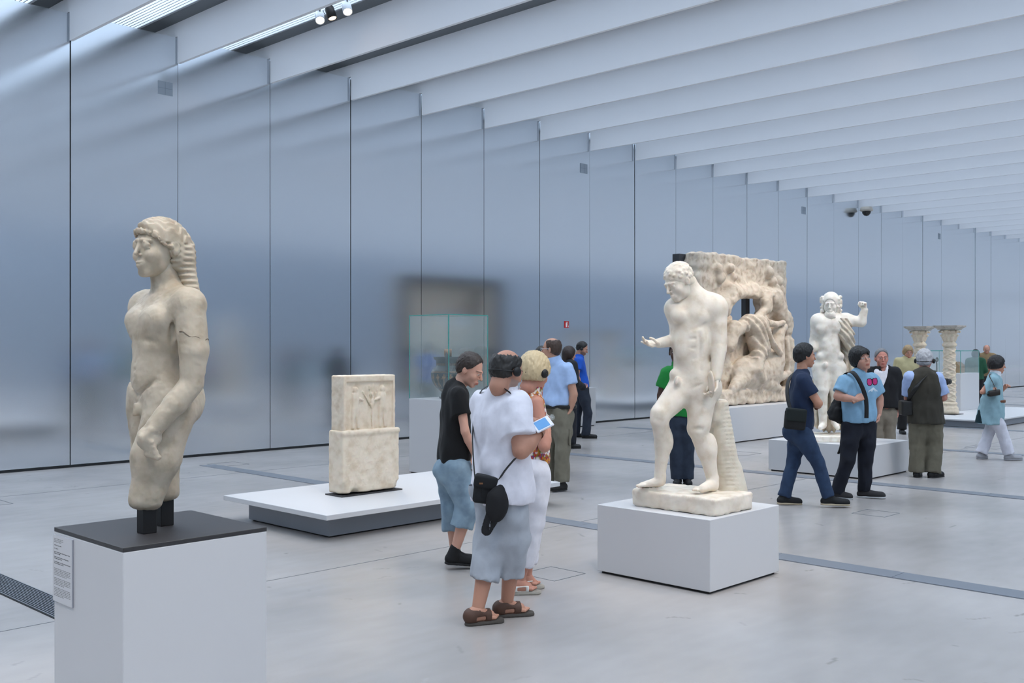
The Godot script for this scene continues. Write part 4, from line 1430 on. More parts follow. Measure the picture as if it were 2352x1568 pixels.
func build_person_polo() -> void:
	var j := {
		hd = V(0.000,1.524,0.060), sl = V(-0.146,1.311,-0.140), sr = V(0.056,1.312,0.150),
		el = V(-0.043,1.079,-0.220), wl = V(0.054,1.112,-0.160), hl = V(0.135,1.214,-0.050),
		er = V(0.084,1.058,0.220), wr = V(0.196,1.166,0.160), hr = V(0.194,1.216,0.050),
		pl = V(-0.074,0.794,-0.080), pr = V(0.014,0.803,0.080),
		kl = V(-0.098,0.479,0.040), al = V(-0.178,0.082,0.120), tl = V(-0.034,-0.024,0.060),
		kr = V(0.045,0.496,0.060), ar = V(-0.003,0.081,-0.060), tr = V(0.154,0.025,-0.100),
	}
	var skin := Color(0.72, 0.53, 0.44)
	var root := person({
		label = "person in a white polo shirt, grey cropped trousers and brown sandals carrying a black bag", at = V(4.495,0.000,-4.414), j = j, yaw = 130.0, pitch = 18.0, roll = 0.0, back = true, bulk = 1.16, arm = 1.08, leg = 1.05, skin = skin,
		hair = {style = "ring", color = Color(0.13, 0.115, 0.105), thick = 0.012, tuft = 0.006, bald_y = 0.105, bald_z = -0.020}, beard = Color(0.55, 0.52, 0.5, 0.5),
		shirt = {hem = V(-0.040,0.725,0.000).y, m = cloth(Color(0.90, 0.895, 0.93)), sleeve = 0.66, grow = 0.022, wide = 1.12, collar = 0.035, folds = 0.018, belly = 0.03, flare = 1.5},
		trousers = {top = V(-0.040,0.792,0.000).y, m = cloth(Color(0.66, 0.68, 0.71)), length = 0.55, cuff = 0.092, grow = 0.020, knee = 1.8, folds = 0.020},
		palml = V(0.3, -0.4, 0.9), palmr = V(-0.7, 0.2, -0.6), curll = 0.5, curlr = 0.55, seat = V(-0.07, 0.0, 0.03),
		face = {neck = 0.066},
	})
	headphones(root, head_at(j.hd, 130.0, 18.0, 0.0, 1.0))
	for s in ["l", "r"]: sandal(root, j["a" + s], j["t" + s], mat(Color(0.30, 0.20, 0.15), 0.65), mat(Color(0.27, 0.25, 0.23), 0.8), skin)

	# the bag on its shoulder strap, with a cap hung on it
	var bag := thing("shoulder_bag", "black padded camera bag hanging on a strap beside the white polo shirt", "bag", V(4.324,0.000,-4.374), VIEW_TURN)
	var f := Field.new(V(-0.157,0.695,0.000) - V(0, 0, 0.12), V(0.078,0.957,0.000) + V(0, 0, 0.12), 0.007)
	f.block(V(-0.042,0.816,0.000), V(0.068, 0.082, 0.045), 0.022, 0.0, false, Basis(Vector3.BACK, -0.12))
	f.block(V(-0.034,0.864,0.008), V(0.074, 0.040, 0.050), 0.018, 0.006, false, Basis(Vector3.BACK, -0.16))
	f.block(V(-0.056,0.807,0.046), V(0.006, 0.030, 0.008), 0.003)
	part("pouch", solid([[f.surface()]]), mat(Color(0.055, 0.06, 0.075), 0.85), bag)
	part("patch", boxes([[V(-0.063,0.860,0.060), V(0.022, 0.010, 0.002)]], 0.0), mat(Color(0.45, 0.30, 0.18), 0.7), bag, Vector3.ZERO, "small tan patch")
	strap("strap", [V(-0.099,0.870,0.020), V(-0.112,0.977,-0.050), V(-0.121,1.166,-0.160), V(-0.085,1.377,-0.220), V(0.011,1.438,-0.120), V(0.110,1.398,0.050)], 0.026, M.black, bag, V(0.3, 0, 1))
	strap("strap", [V(0.026,0.850,0.020), V(0.079,0.941,0.090), V(0.140,1.022,0.170)], 0.028, mat(Color(0.10, 0.10, 0.11), 0.7), bag, V(-0.3, 0.3, 1))
	var cap := thing("cap", "dark grey baseball cap hanging from the black camera bag", "cap", V(4.324,0.000,-4.374), VIEW_TURN)
	var c := Field.new(V(-0.104,0.500,0.000) - V(0, 0, 0.10), V(0.144,0.865,0.000) + V(0, 0, 0.16), 0.007)
	c.egg(V(0.032,0.729,0.050), V(0.068, 0.105, 0.055), 0.0, false, Basis(Vector3.BACK, -0.2))
	c.bone(V(0.053,0.832,0.040), V(0.027,0.781,0.050), 0.03, 0.05, 0.03)
	part("crown", solid([[c.surface()]]), mat(Color(0.085, 0.085, 0.095), 0.9), cap)
	var v := Field.new(V(-0.131,0.500,0.000) - V(0, 0, 0.10), V(0.144,0.761,0.000) + V(0, 0, 0.16), 0.006)
	v.bone(V(0.006,0.666,0.060), V(-0.030,0.588,0.070), 0.050, 0.038, 0.0, V(0.5, 0.15, 1).normalized(), 5.0)
	part("visor", solid([[v.surface()]]), mat(Color(0.075, 0.075, 0.085), 0.9), cap)
	# the hand-held guide
	var tb := thing("tablet", "white handheld guide with a blue screen held by the person in the white polo shirt", "tablet", V(4.324,0.000,-4.374), VIEW_TURN)
	var tx := Basis(Vector3.UP, 0.3) * Basis(Vector3.BACK, 0.42) * Basis(Vector3.RIGHT, 0.75)
	var c1 := part("case", boxes([[Vector3.ZERO, V(0.115, 0.012, 0.085)]], 0.004), mat(Color(0.88, 0.88, 0.90), 0.35), tb, V(0.302,1.210,0.040))
	c1.basis = tx
	var c2 := part("screen", boxes([[V(-0.004, 0.0065, 0), V(0.080, 0.001, 0.066)]], 0.0), mat(Color(0.25, 0.55, 0.78), 0.15), tb, V(0.302,1.210,0.040), "blue screen")
	c2.basis = tx

# open sandal: sole, heel strap, crossed front straps; the bare foot is a part of the sandal's wearer
func sandal(root: Node3D, a: Vector3, t: Vector3, m: Material, sole: Material, skin: Color, low := false) -> void:
	var dir := V(t.x - a.x, 0, t.z - a.z).normalized()
	var side := dir.cross(Vector3.UP)
	var hy := maxf(a.y - 0.085, 0.0)
	var heel := V(a.x, hy, a.z) - dir * 0.045
	var toe := V(t.x, 0.0, t.z) - dir * 0.03
	var ax := (toe - heel).normalized()
	var up := side.cross(ax)
	var g := Field.new(heel.min(toe) - V(0.1, 0.02, 0.1), heel.max(toe) + V(0.1, 0.06, 0.1), 0.006)
	g.bone(heel, toe, 0.038, 0.046, 0.0)
	g.cut(heel + up * 0.024, up)
	g.cut(heel, -up)
	var sd := part("sandal", solid([[g.surface()]]), sole, root)
	# foot with five toes
	var f := Field.new(heel.min(toe) - V(0.12, 0.02, 0.12), heel.max(toe).max(a) + V(0.12, 0.08, 0.12), 0.006)
	f.ball(heel + up * 0.055 + ax * 0.005, 0.032, 0.0)
	f.bone(heel + up * 0.055, a, 0.032, 0.038, 0.03)
	f.bone(a - up * 0.01, toe + up * 0.045 - ax * 0.055, 0.036, 0.026, 0.03)
	f.bone(heel + up * 0.05, toe + up * 0.045 - ax * 0.05, 0.030, 0.034, 0.02)
	for i in 5:
		var o := side * (-0.034 + i * 0.017)
		f.bone(toe + up * 0.040 - ax * 0.05 + o * 0.9, toe + up * 0.036 + o - ax * (0.012 * absf(i - 1.0)) + ax * 0.012, 0.012, 0.010, 0.004)
	f.cut(heel + up * 0.023, -up)
	var sm := mat(skin, 0.6)
	part("foot", solid([[f.surface()]]), sm, root)
	# straps
	var s := Field.new(heel.min(toe) - V(0.12, 0.02, 0.12), heel.max(toe).max(a) + V(0.12, 0.10, 0.12), 0.006)
	s.ball(heel + up * 0.055 + ax * 0.005, 0.040, 0.0)
	s.bone(heel + up * 0.055, a, 0.040, 0.040, 0.03)
	s.bone(a - up * 0.01, toe + up * 0.045 - ax * 0.055, 0.044, 0.034, 0.03)
	s.bone(heel + up * 0.05, toe + up * 0.045 - ax * 0.05, 0.038, 0.042, 0.02)
	s.cut(heel + up * 0.020, -up)
	s.cut(toe - ax * 0.045, ax)
	s.bone(a + up * 0.05, a + ax * 0.02 + up * 0.03, 0.062, 0.05, 0.004, Vector3.ZERO, 1.0, true)
	s.block(heel + ax * 0.055 + up * 0.04, V(0.030, 0.014, 0.08), 0.006, 0.004, true, Basis(ax, up, ax.cross(up)))
	if low:
		s.cut(heel + up * 0.062, up)
	else:
		for i in 2:
			s.block(toe - ax * (0.088 + i * 0.042) + up * 0.05, V(0.007, 0.05, 0.022), 0.004, 0.003, true, Basis(ax, up, ax.cross(up)))
	part("upper", solid([[s.surface()]]), m, sd, Vector3.ZERO)

func build_person_boy() -> void:
	var j := {
		hd = V(0.080,1.492,0.020), sl = V(-0.079,1.302,-0.150), sr = V(0.008,1.306,0.150),
		el = V(-0.010,1.028,-0.200), wl = V(0.094,0.864,-0.140), hl = V(0.119,0.778,-0.100),
		er = V(0.052,1.044,0.200), wr = V(0.121,0.860,0.140), hr = V(0.146,0.770,0.120),
		pl = V(-0.071,0.736,-0.080), pr = V(-0.012,0.747,0.090),
		kl = V(-0.061,0.419,-0.080), al = V(-0.035,0.046,-0.100), tl = V(0.118,-0.012,-0.120),
		kr = V(0.067,0.464,0.100), ar = V(-0.031,0.127,0.100), tr = V(0.177,0.047,0.060),
	}
	var skin := Color(0.80, 0.61, 0.53)
	person({
		label = "person with cropped brown hair in a black T-shirt and pale cropped jeans", at = V(5.312,0.000,-5.726), j = j, yaw = 72.0, pitch = 24.0, roll = 0.0, back = true, bulk = 0.88, arm = 0.88, leg = 0.92, skin = skin,
		brow = Color(0.25, 0.18, 0.14), hair = {style = "crop", color = Color(0.19, 0.145, 0.12), thick = 0.010, tuft = 0.006, freq = 80.0},
		shirt = {hem = V(-0.033,0.796,0.000).y, m = cloth(Color(0.028, 0.03, 0.036)), sleeve = 0.55, grow = 0.020, wide = 1.05, folds = 0.016},
		trousers = {top = V(-0.033,0.746,0.000).y, m = denim(Color(0.57, 0.66, 0.71)), length = 0.42, cuff = 0.085, grow = 0.024, knee = 1.5, folds = 0.016},
		shoe = {m = mat(Color(0.02, 0.02, 0.022), 0.8), sole = mat(Color(0.04, 0.04, 0.04), 0.8), top = 0.03},
		seat = V(-0.025, 0.0, 0.01), palmr = V(-0.5, 0, -0.8), curlr = 0.3,
	})

func build_person_blonde() -> void:
	var j := {
		hd = V(0.038,1.495,0.030), sl = V(-0.055,1.298,-0.140), sr = V(0.047,1.297,0.120),
		el = V(0.004,1.004,-0.220), wl = V(0.064,1.099,-0.180), hl = V(0.130,1.176,-0.080),
		er = V(0.098,1.013,0.180), wr = V(0.124,1.120,0.080), hr = V(0.138,1.203,0.020),
		pl = V(-0.013,0.807,-0.090), pr = V(0.031,0.829,0.090),
		kl = V(-0.001,0.462,-0.100), al = V(-0.013,0.078,-0.140), tl = V(0.096,0.023,-0.160),
		kr = V(0.019,0.489,0.060), ar = V(-0.065,0.082,0.020), tr = V(0.068,0.024,0.000),
	}
	var skin := Color(0.74, 0.53, 0.45)
	var base := Color(0.90, 0.88, 0.85).srgb_to_linear()
	var cn := FastNoiseLite.new()
	cn.seed = 7
	cn.noise_type = FastNoiseLite.TYPE_CELLULAR
	cn.cellular_return_type = FastNoiseLite.RETURN_CELL_VALUE
	cn.frequency = 20.0
	var cd := FastNoiseLite.new()
	cd.seed = 7
	cd.noise_type = FastNoiseLite.TYPE_CELLULAR
	cd.cellular_return_type = FastNoiseLite.RETURN_DISTANCE
	cd.frequency = 20.0
	var petals := [Color(0.62, 0.10, 0.14), Color(0.75, 0.30, 0.10), Color(0.40, 0.20, 0.45), Color(0.45, 0.50, 0.18), Color(0.80, 0.55, 0.15)]
	var flowers := func(p: Vector3) -> Color:
		if cd.get_noise_3dv(p) > -0.40: return base
		var v := cn.get_noise_3dv(p)
		if v < -0.45: return base
		return (petals[int((v + 1.0) * 50.0) % 5] as Color).srgb_to_linear()
	var top := cloth(Color(1, 1, 1))
	top.vertex_color_use_as_albedo = true
	var root := person({
		label = "person with short blonde hair in a flowered sleeveless top and white trousers", at = V(5.062,0.000,-4.764), j = j, yaw = 132.0, pitch = 16.0, back = true, bulk = 0.94, arm = 1.0, leg = 1.0, skin = skin,
		hair = {style = "bob", color = Color(0.78, 0.70, 0.55), thick = 0.020, tuft = 0.008, low = -0.055, freq = 60.0, comb = V(1.0, 0.3, 1.0)},
		shirt = {name = "top", hem = V(0.021,0.880,0.000).y, m = top, tint = flowers, sleeve = 0.0, grow = 0.014, wide = 1.0, collar = 0.03, folds = 0.012},
		trousers = {top = V(0.021,0.848,0.000).y, m = cloth(Color(0.88, 0.88, 0.91)), length = 0.72, cuff = 0.075, grow = 0.016, knee = 1.6, folds = 0.014},
		palmr = V(-0.8, 0.0, -0.3), palml = V(0.5, 0.3, 0.8), curlr = 0.5, curll = 0.5, seat = V(-0.05, 0, 0.04),
	})
	headphones(root, head_at(j.hd, 132.0, 16.0, 0.0, 1.03))
	for s in ["l", "r"]: sandal(root, j["a" + s], j["t" + s], mat(Color(0.86, 0.86, 0.84), 0.5), mat(Color(0.60, 0.58, 0.54), 0.7), skin, true)
	var gl := thing("glasses", "clear folded glasses held up by the person with short blonde hair", "glasses", V(5.062,0.000,-4.764), VIEW_TURN)
	for i in 2:
		var ln := part("lens", lathe([[0.001, -0.001], [0.017, -0.001], [0.019, 0.0], [0.017, 0.001], [0.001, 0.001]], 16), glass(), gl, V(0.122,1.206,0.060) + V(0.042 * i - 0.01, -0.008 * i, 0.01))
		ln.basis = Basis(Vector3.UP, 0.2) * Basis(Vector3.RIGHT, 1.3)
	part("rim", tube([V(0.107,1.215,0.060), V(0.130,1.207,0.075), V(0.160,1.197,0.060)], [0.003], 6), M.chrome, gl)

func build_person_blueshirt() -> void:
	var j := {
		hd = V(-0.071,1.635,0.000), sl = V(-0.127,1.409,-0.140), sr = V(0.110,1.405,0.120),
		el = V(-0.145,1.155,-0.220), wl = V(-0.085,0.953,-0.160), hl = V(-0.085,0.876,-0.160),
		er = V(0.182,1.122,0.160), wr = V(0.149,0.956,0.140), hr = V(0.106,0.868,0.100),
		pl = V(-0.058,0.857,-0.070), pr = V(0.067,0.866,0.070),
		kl = V(-0.089,0.476,-0.060), al = V(-0.108,0.085,-0.100), tl = V(-0.192,0.018,0.000),
		kr = V(0.056,0.492,0.100), ar = V(0.047,0.099,0.080), tr = V(-0.078,0.043,0.180),
	}
	var root := person({
		label = "person with glasses in a pale blue short-sleeved shirt and khaki cargo trousers", at = V(8.896,0.000,-7.921), j = j, yaw = -112.0, pitch = 0.0, bulk = 1.10, arm = 1.0, leg = 1.05, cell = 1.2, head = 1.04,
		hair = {style = "ring", color = Color(0.25, 0.18, 0.14), thick = 0.010, bald_y = 0.135},
		shirt = {hem = V(0.000,0.988,0.000).y, m = cloth(Color(0.66, 0.76, 0.91)), sleeve = 0.62, grow = 0.018, wide = 1.05, collar = 0.03, folds = 0.016, belly = 0.04},
		trousers = {tucked = true, top = V(0.000,1.008,0.000).y, m = cloth(Color(0.47, 0.45, 0.39)), length = 0.96, cuff = 0.085, grow = 0.022, knee = 1.4, folds = 0.018},
		shoe = {m = mat(Color(0.10, 0.085, 0.075), 0.7), sole = mat(Color(0.06, 0.06, 0.06), 0.8)},
		palmr = V(-0.9, 0, 0.2), curlr = 0.4,
	})
	var bl := Field.new(V(-0.299,0.870,-0.250), V(0.286,1.076,0.250), 0.012)
	bl.bone(V(-0.070,0.981,-0.030), V(0.069,0.989,0.030), 0.158, 0.158, 0.0)
	bl.cut(V(0.000,0.952,0.000), V(0, -1, 0))
	bl.cut(V(0.000,0.993,0.000), V(0, 1, 0))
	part("belt", solid([[bl.surface()]]), mat(Color(0.03, 0.03, 0.035), 0.5), root)
	var ht := head_at(j.hd, -112.0, 0.0, 0.0, 1.04)
	glasses(root, ht, mat(Color(0.75, 0.77, 0.8), 0.3))
	var pk := part("cargo_pocket", rbox(V(0.02, 0.19, 0.15), 0.006), cloth(Color(0.47, 0.45, 0.39)), root, V(0.115,0.535,0.120))
	pk.rotation_degrees.y = 20.0

func glasses(root: Node3D, ht: Transform3D, m: Material) -> void:
	var g := Node3D.new()
	g.name = "spectacles"
	root.add_child(g, true)
	g.transform = ht
	for s in [-1.0, 1.0]:
		var ring := []
		for i in 13:
			var a := TAU * i / 12.0
			ring.append(V(s * 0.032 + cos(a) * 0.024, 0.001 + sin(a) * 0.017, 0.108 - absf(cos(a) * 0.024 + s * s * 0.0) * 0.2))
		part("rim", tube(ring, [0.0025], 6, false), m, g)
		part("temple", tube([V(s * 0.056, 0.006, 0.102), V(s * 0.082, 0.006, 0.03), V(s * 0.086, 0.004, -0.015)], [0.0025], 6), m, g)

func build_person_bluetee() -> void:
	var j := {
		hd = V(-0.008,1.617,0.000), sl = V(-0.070,1.400,-0.150), sr = V(-0.074,1.397,0.160),
		el = V(-0.084,1.128,-0.180), wl = V(0.008,0.954,-0.120), hl = V(0.036,0.909,-0.060),
		er = V(-0.116,1.131,0.200), wr = V(-0.041,0.949,0.140), hr = V(0.009,0.900,0.100),
		pl = V(-0.018,0.868,-0.090), pr = V(0.002,0.876,0.090),
		kl = V(-0.089,0.429,-0.100), al = V(-0.127,0.037,-0.120), tl = V(0.072,-0.003,-0.120),
		kr = V(0.088,0.458,0.100), ar = V(0.056,0.056,0.100), tr = V(0.259,0.019,0.120),
	}
	var root := person({
		label = "person in a bright blue T-shirt and dark jeans standing by the metal wall", at = V(14.270,0.000,-12.091), j = j, yaw = 84.0, pitch = 22.0, back = true, bulk = 1.0, cell = 1.6,
		hair = {style = "crop", color = Color(0.06, 0.05, 0.05), thick = 0.010}, beard = Color(0.1, 0.09, 0.09, 0.5),
		shirt = {hem = V(0.000,0.919,0.000).y, m = cloth(Color(0.09, 0.33, 0.74)), sleeve = 0.6, grow = 0.020, folds = 0.014, belly = 0.02},
		trousers = {top = V(0.000,0.888,0.000).y, m = denim(Color(0.16, 0.19, 0.24)), cuff = 0.080, grow = 0.016, knee = 1.3},
		shoe = {m = mat(Color(0.06, 0.06, 0.065), 0.7)}, palmr = V(0.2, 0, -1),
	})
	headphones(root, head_at(j.hd, 84.0, 22.0))

func build_person_green() -> void:
	var j := {
		hd = V(-0.037,1.590,0.000), sl = V(-0.161,1.349,0.020), sr = V(0.183,1.348,-0.020),
		el = V(-0.226,1.074,0.000), wl = V(-0.239,0.857,0.050), hl = V(-0.231,0.743,0.070),
		er = V(0.253,1.090,0.000), wr = V(0.244,0.883,0.050), hr = V(0.228,0.765,0.080),
		pl = V(-0.074,0.790,0.000), pr = V(0.105,0.790,0.000),
		kl = V(-0.040,0.408,0.020), al = V(-0.016,0.074,0.000), tl = V(-0.068,0.001,0.160),
		kr = V(0.091,0.408,0.020), ar = V(0.095,0.074,0.000), tr = V(0.099,0.012,0.160),
	}
	var root := person({
		label = "person in a green striped polo shirt and jeans standing behind the marble athlete", at = V(10.298,0.000,-7.197), j = j, yaw = -12.0, pitch = 0.0, bulk = 1.02, cell = 1.3, skin = Color(0.30, 0.20, 0.16),
		hair = {style = "crop", color = Color(0.03, 0.025, 0.025), thick = 0.008, tuft = 0.003},
		shirt = {hem = V(0.000,0.827,0.000).y, m = cloth(Color(0.08, 0.50, 0.20)), sleeve = 0.62, grow = 0.02, collar = 0.03, folds = 0.014},
		trousers = {top = V(0.000,0.790,0.000).y, m = denim(Color(0.17, 0.21, 0.27)), cuff = 0.085, grow = 0.018, knee = 1.4},
		shoe = {m = mat(Color(0.05, 0.05, 0.06), 0.7)}, palml = V(0.8, 0, 0.2), palmr = V(-0.8, 0, 0.2),
	})
	part("name_badge", boxes([[V(-0.024,0.931,0.150), V(0.06, 0.045, 0.003)]], 0.001), mat(Color(0.85, 0.86, 0.88), 0.4), root, Vector3.ZERO, "white name badge")

func build_person_navy() -> void:
	var j := {
		hd = V(-0.005,1.566,0.000), sl = V(-0.019,1.314,-0.160), sr = V(-0.067,1.316,0.170),
		el = V(0.187,1.043,-0.200), wl = V(0.058,1.092,0.020), hl = V(-0.010,1.131,0.160),
		er = V(0.071,1.085,0.220), wr = V(0.104,1.047,0.020), hr = V(0.117,1.103,-0.120),
		pl = V(-0.039,0.773,-0.090), pr = V(-0.062,0.779,0.090),
		kl = V(-0.111,0.445,-0.060), al = V(-0.208,0.096,-0.060), tl = V(-0.014,0.001,-0.080),
		kr = V(0.098,0.464,0.100), ar = V(0.200,0.114,0.120), tr = V(0.426,0.051,0.120),
	}
	var root := person({
		label = "person with short black hair in a navy T-shirt, arms crossed, with a dark green bag", at = V(9.851,0.000,-5.291), j = j, yaw = 98.0, pitch = 2.0, back = true, bulk = 1.0, leg = 0.98, cell = 1.1, skin = Color(0.74, 0.54, 0.44),
		hair = {style = "short", color = Color(0.025, 0.022, 0.025), thick = 0.016, tuft = 0.006},
		shirt = {hem = V(-0.055,0.804,0.000).y, m = cloth(Color(0.085, 0.155, 0.27)), sleeve = 0.62, grow = 0.018, folds = 0.014},
		trousers = {top = V(-0.055,0.758,0.000).y, m = denim(Color(0.17, 0.25, 0.36)), cuff = 0.066, grow = 0.010, knee = 1.3, folds = 0.014},
		shoe = {m = mat(Color(0.035, 0.035, 0.04), 0.75), sole = mat(Color(0.70, 0.64, 0.54), 0.7)},
		palmr = V(-0.8, 0.2, 0.4), palml = V(0.9, 0, 0.1), curll = 0.4, curlr = 0.5, seat = V(-0.06, 0, 0),
	})
	var bag := thing("messenger_bag", "dark green and black messenger bag on the hip of the navy T-shirt", "bag", V(9.596,0.000,-5.266), VIEW_TURN)
	var f := Field.new(V(-0.143,0.775,0.000) - V(0, 0, 0.12), V(0.157,1.089,0.000) + V(0, 0, 0.12), 0.008)
	f.block(V(-0.004,0.914,0.000), V(0.108, 0.100, 0.042), 0.025, 0.0, false, Basis(Vector3.BACK, -0.1))
	part("pouch", solid([[f.surface()]]), mat(Color(0.05, 0.05, 0.055), 0.85), bag)
	var g := Field.new(V(-0.143,0.775,0.000) - V(0, 0, 0.12), V(0.157,1.089,0.000) + V(0, 0, 0.12), 0.008)
	g.block(V(0.002,0.964,0.010), V(0.105, 0.070, 0.044), 0.022, 0.0, false, Basis(Vector3.BACK, -0.1))
	part("flap", solid([[g.surface()]]), mat(Color(0.055, 0.09, 0.085), 0.85), bag, Vector3.ZERO, "dark green flap")
	strap("strap", [V(-0.046,1.020,-0.030), V(-0.058,1.174,-0.100), V(-0.013,1.319,-0.200), V(0.106,1.408,-0.300), V(0.206,1.388,-0.360)], 0.038, M.black, bag, V(0.9, 0, 0.4))

func build_person_sunglasses() -> void:
	var held := {}
	var j := {
		hd = V(0.026,1.527,0.050), sl = V(-0.176,1.285,0.100), sr = V(0.194,1.299,-0.060),
		el = V(-0.256,1.126,0.140), wl = V(-0.077,1.091,0.200), hl = V(0.049,1.152,0.190),
		er = V(0.285,1.089,-0.100), wr = V(0.261,0.913,-0.060), hr = V(0.218,0.805,-0.020),
		pl = V(-0.071,0.795,0.040), pr = V(0.119,0.789,-0.040),
		kl = V(-0.138,0.434,0.100), al = V(-0.217,0.075,0.020), tl = V(-0.094,0.021,0.140),
		kr = V(0.096,0.408,0.000), ar = V(0.088,0.079,-0.020), tr = V(0.288,0.036,0.080),
	}
	var root := person({
		label = "person in a light blue T-shirt printed with pink sunglasses, a backpack on one shoulder", at = V(10.750,0.000,-5.155), j = j, yaw = 14.0, pitch = -10.0, roll = -13.0, bulk = 1.08, arm = 1.0, leg = 1.02, cell = 1.1, skin = Color(0.76, 0.57, 0.49),
		head = 1.06, brow = Color(0.05, 0.04, 0.04), face = {jaw = 1.15, nose = 0.9},
		hair = {style = "fringe", color = Color(0.03, 0.028, 0.03), thick = 0.018, tuft = 0.008},
		shirt = {hem = V(0.019,0.840,0.000).y, m = cloth(Color(0.52, 0.68, 0.79)), sleeve = 0.72, grow = 0.016, wide = 0.98, folds = 0.016, belly = 0.015},
		trousers = {top = V(0.019,0.807,0.000).y, m = denim(Color(0.055, 0.075, 0.13)), cuff = 0.070, grow = 0.014, knee = 1.2, folds = 0.014},
		shoe = {m = mat(Color(0.16, 0.15, 0.155), 0.8), sole = mat(Color(0.75, 0.75, 0.75), 0.6)},
		palml = V(0.3, -0.1, -0.9), palmr = V(-0.9, 0, 0.2), curll = 0.8, curlr = 0.35,
		tune_shirt = func(f: Field) -> void: held.field = f,
	})
	# the printed sunglasses and moustache on the front of the T-shirt
	var sf: Field = held.field
	var lens := func(x: float, y: float, g: float) -> bool:
		for cx in [0.110, 0.186]:
			var u: float = (x - cx) / (0.031 + g)
			var v: float = (y - 1.283 - (x - 0.15) * 0.06) / (0.036 + g)
			if pow(absf(u), 2.6) + pow(absf(v), 2.6) < 1.0 and v < 0.86: return true
		return false
	part("print", print_patch(sf, 0.060, 0.236, 1.225, 1.345, 0.003, func(x: float, y: float) -> bool: return lens.call(x, y, 0.007) or (absf(x - 0.148) < 0.012 and absf(y - 1.303) < 0.008), 0.0025), mat(Color(0.04, 0.04, 0.06), 0.8), root, Vector3.ZERO, "black printed frame")
	part("print", print_patch(sf, 0.060, 0.236, 1.225, 1.345, 0.003, func(x: float, y: float) -> bool: return lens.call(x, y, 0.0), 0.0045), mat(Color(0.70, 0.16, 0.42), 0.8), root, Vector3.ZERO, "pink printed lenses")
	part("print", print_patch(sf, 0.085, 0.225, 1.165, 1.235, 0.003, func(x: float, y: float) -> bool: return y < 1.222 - absf(x - 0.155) * 0.55 and y > 1.188 - absf(x - 0.155) * 0.25 + 0.008 * sin(x * 130.0), 0.0025), mat(Color(0.78, 0.83, 0.86), 0.9), root, Vector3.ZERO, "white printed moustache")
	# backpack
	var bag := thing("backpack", "black backpack slung on one shoulder over the light blue T-shirt", "backpack", V(10.750,0.000,-5.155), VIEW_TURN)
	var f := Field.new(V(-0.374,0.759,0.000) - V(0, 0, 0.30), V(0.082,1.383,0.000) + V(0, 0, 0.16), 0.010)
	f.block(V(-0.121,1.026,-0.100), V(0.120, 0.200, 0.085), 0.06, 0.0, false, Basis(Vector3.BACK, -0.42) * Basis(Vector3.UP, 0.5))
	f.block(V(-0.189,0.914,-0.040), V(0.095, 0.085, 0.070), 0.045, 0.03, false, Basis(Vector3.BACK, -0.42) * Basis(Vector3.UP, 0.5))
	f.rough(fold_noise(10.0, 5, 2), 0.012)
	part("pack", solid([[f.surface()]]), mat(Color(0.055, 0.055, 0.06), 0.85), bag)
	strap("strap", [V(-0.153,1.212,-0.060), V(-0.163,1.351,0.060), V(-0.104,1.391,0.140), V(-0.045,1.307,0.190), V(0.018,1.152,0.200), V(0.035,1.035,0.205), V(0.036,0.893,0.200)], 0.045, M.black, bag, V(0.9, 0.3, 0.2))
	strap("strap", [V(-0.150,0.856,0.020), V(-0.166,0.690,0.040), V(-0.198,0.557,0.050), V(-0.219,0.489,0.040)], 0.026, M.black, bag, V(0.9, 0.3, 0.2))

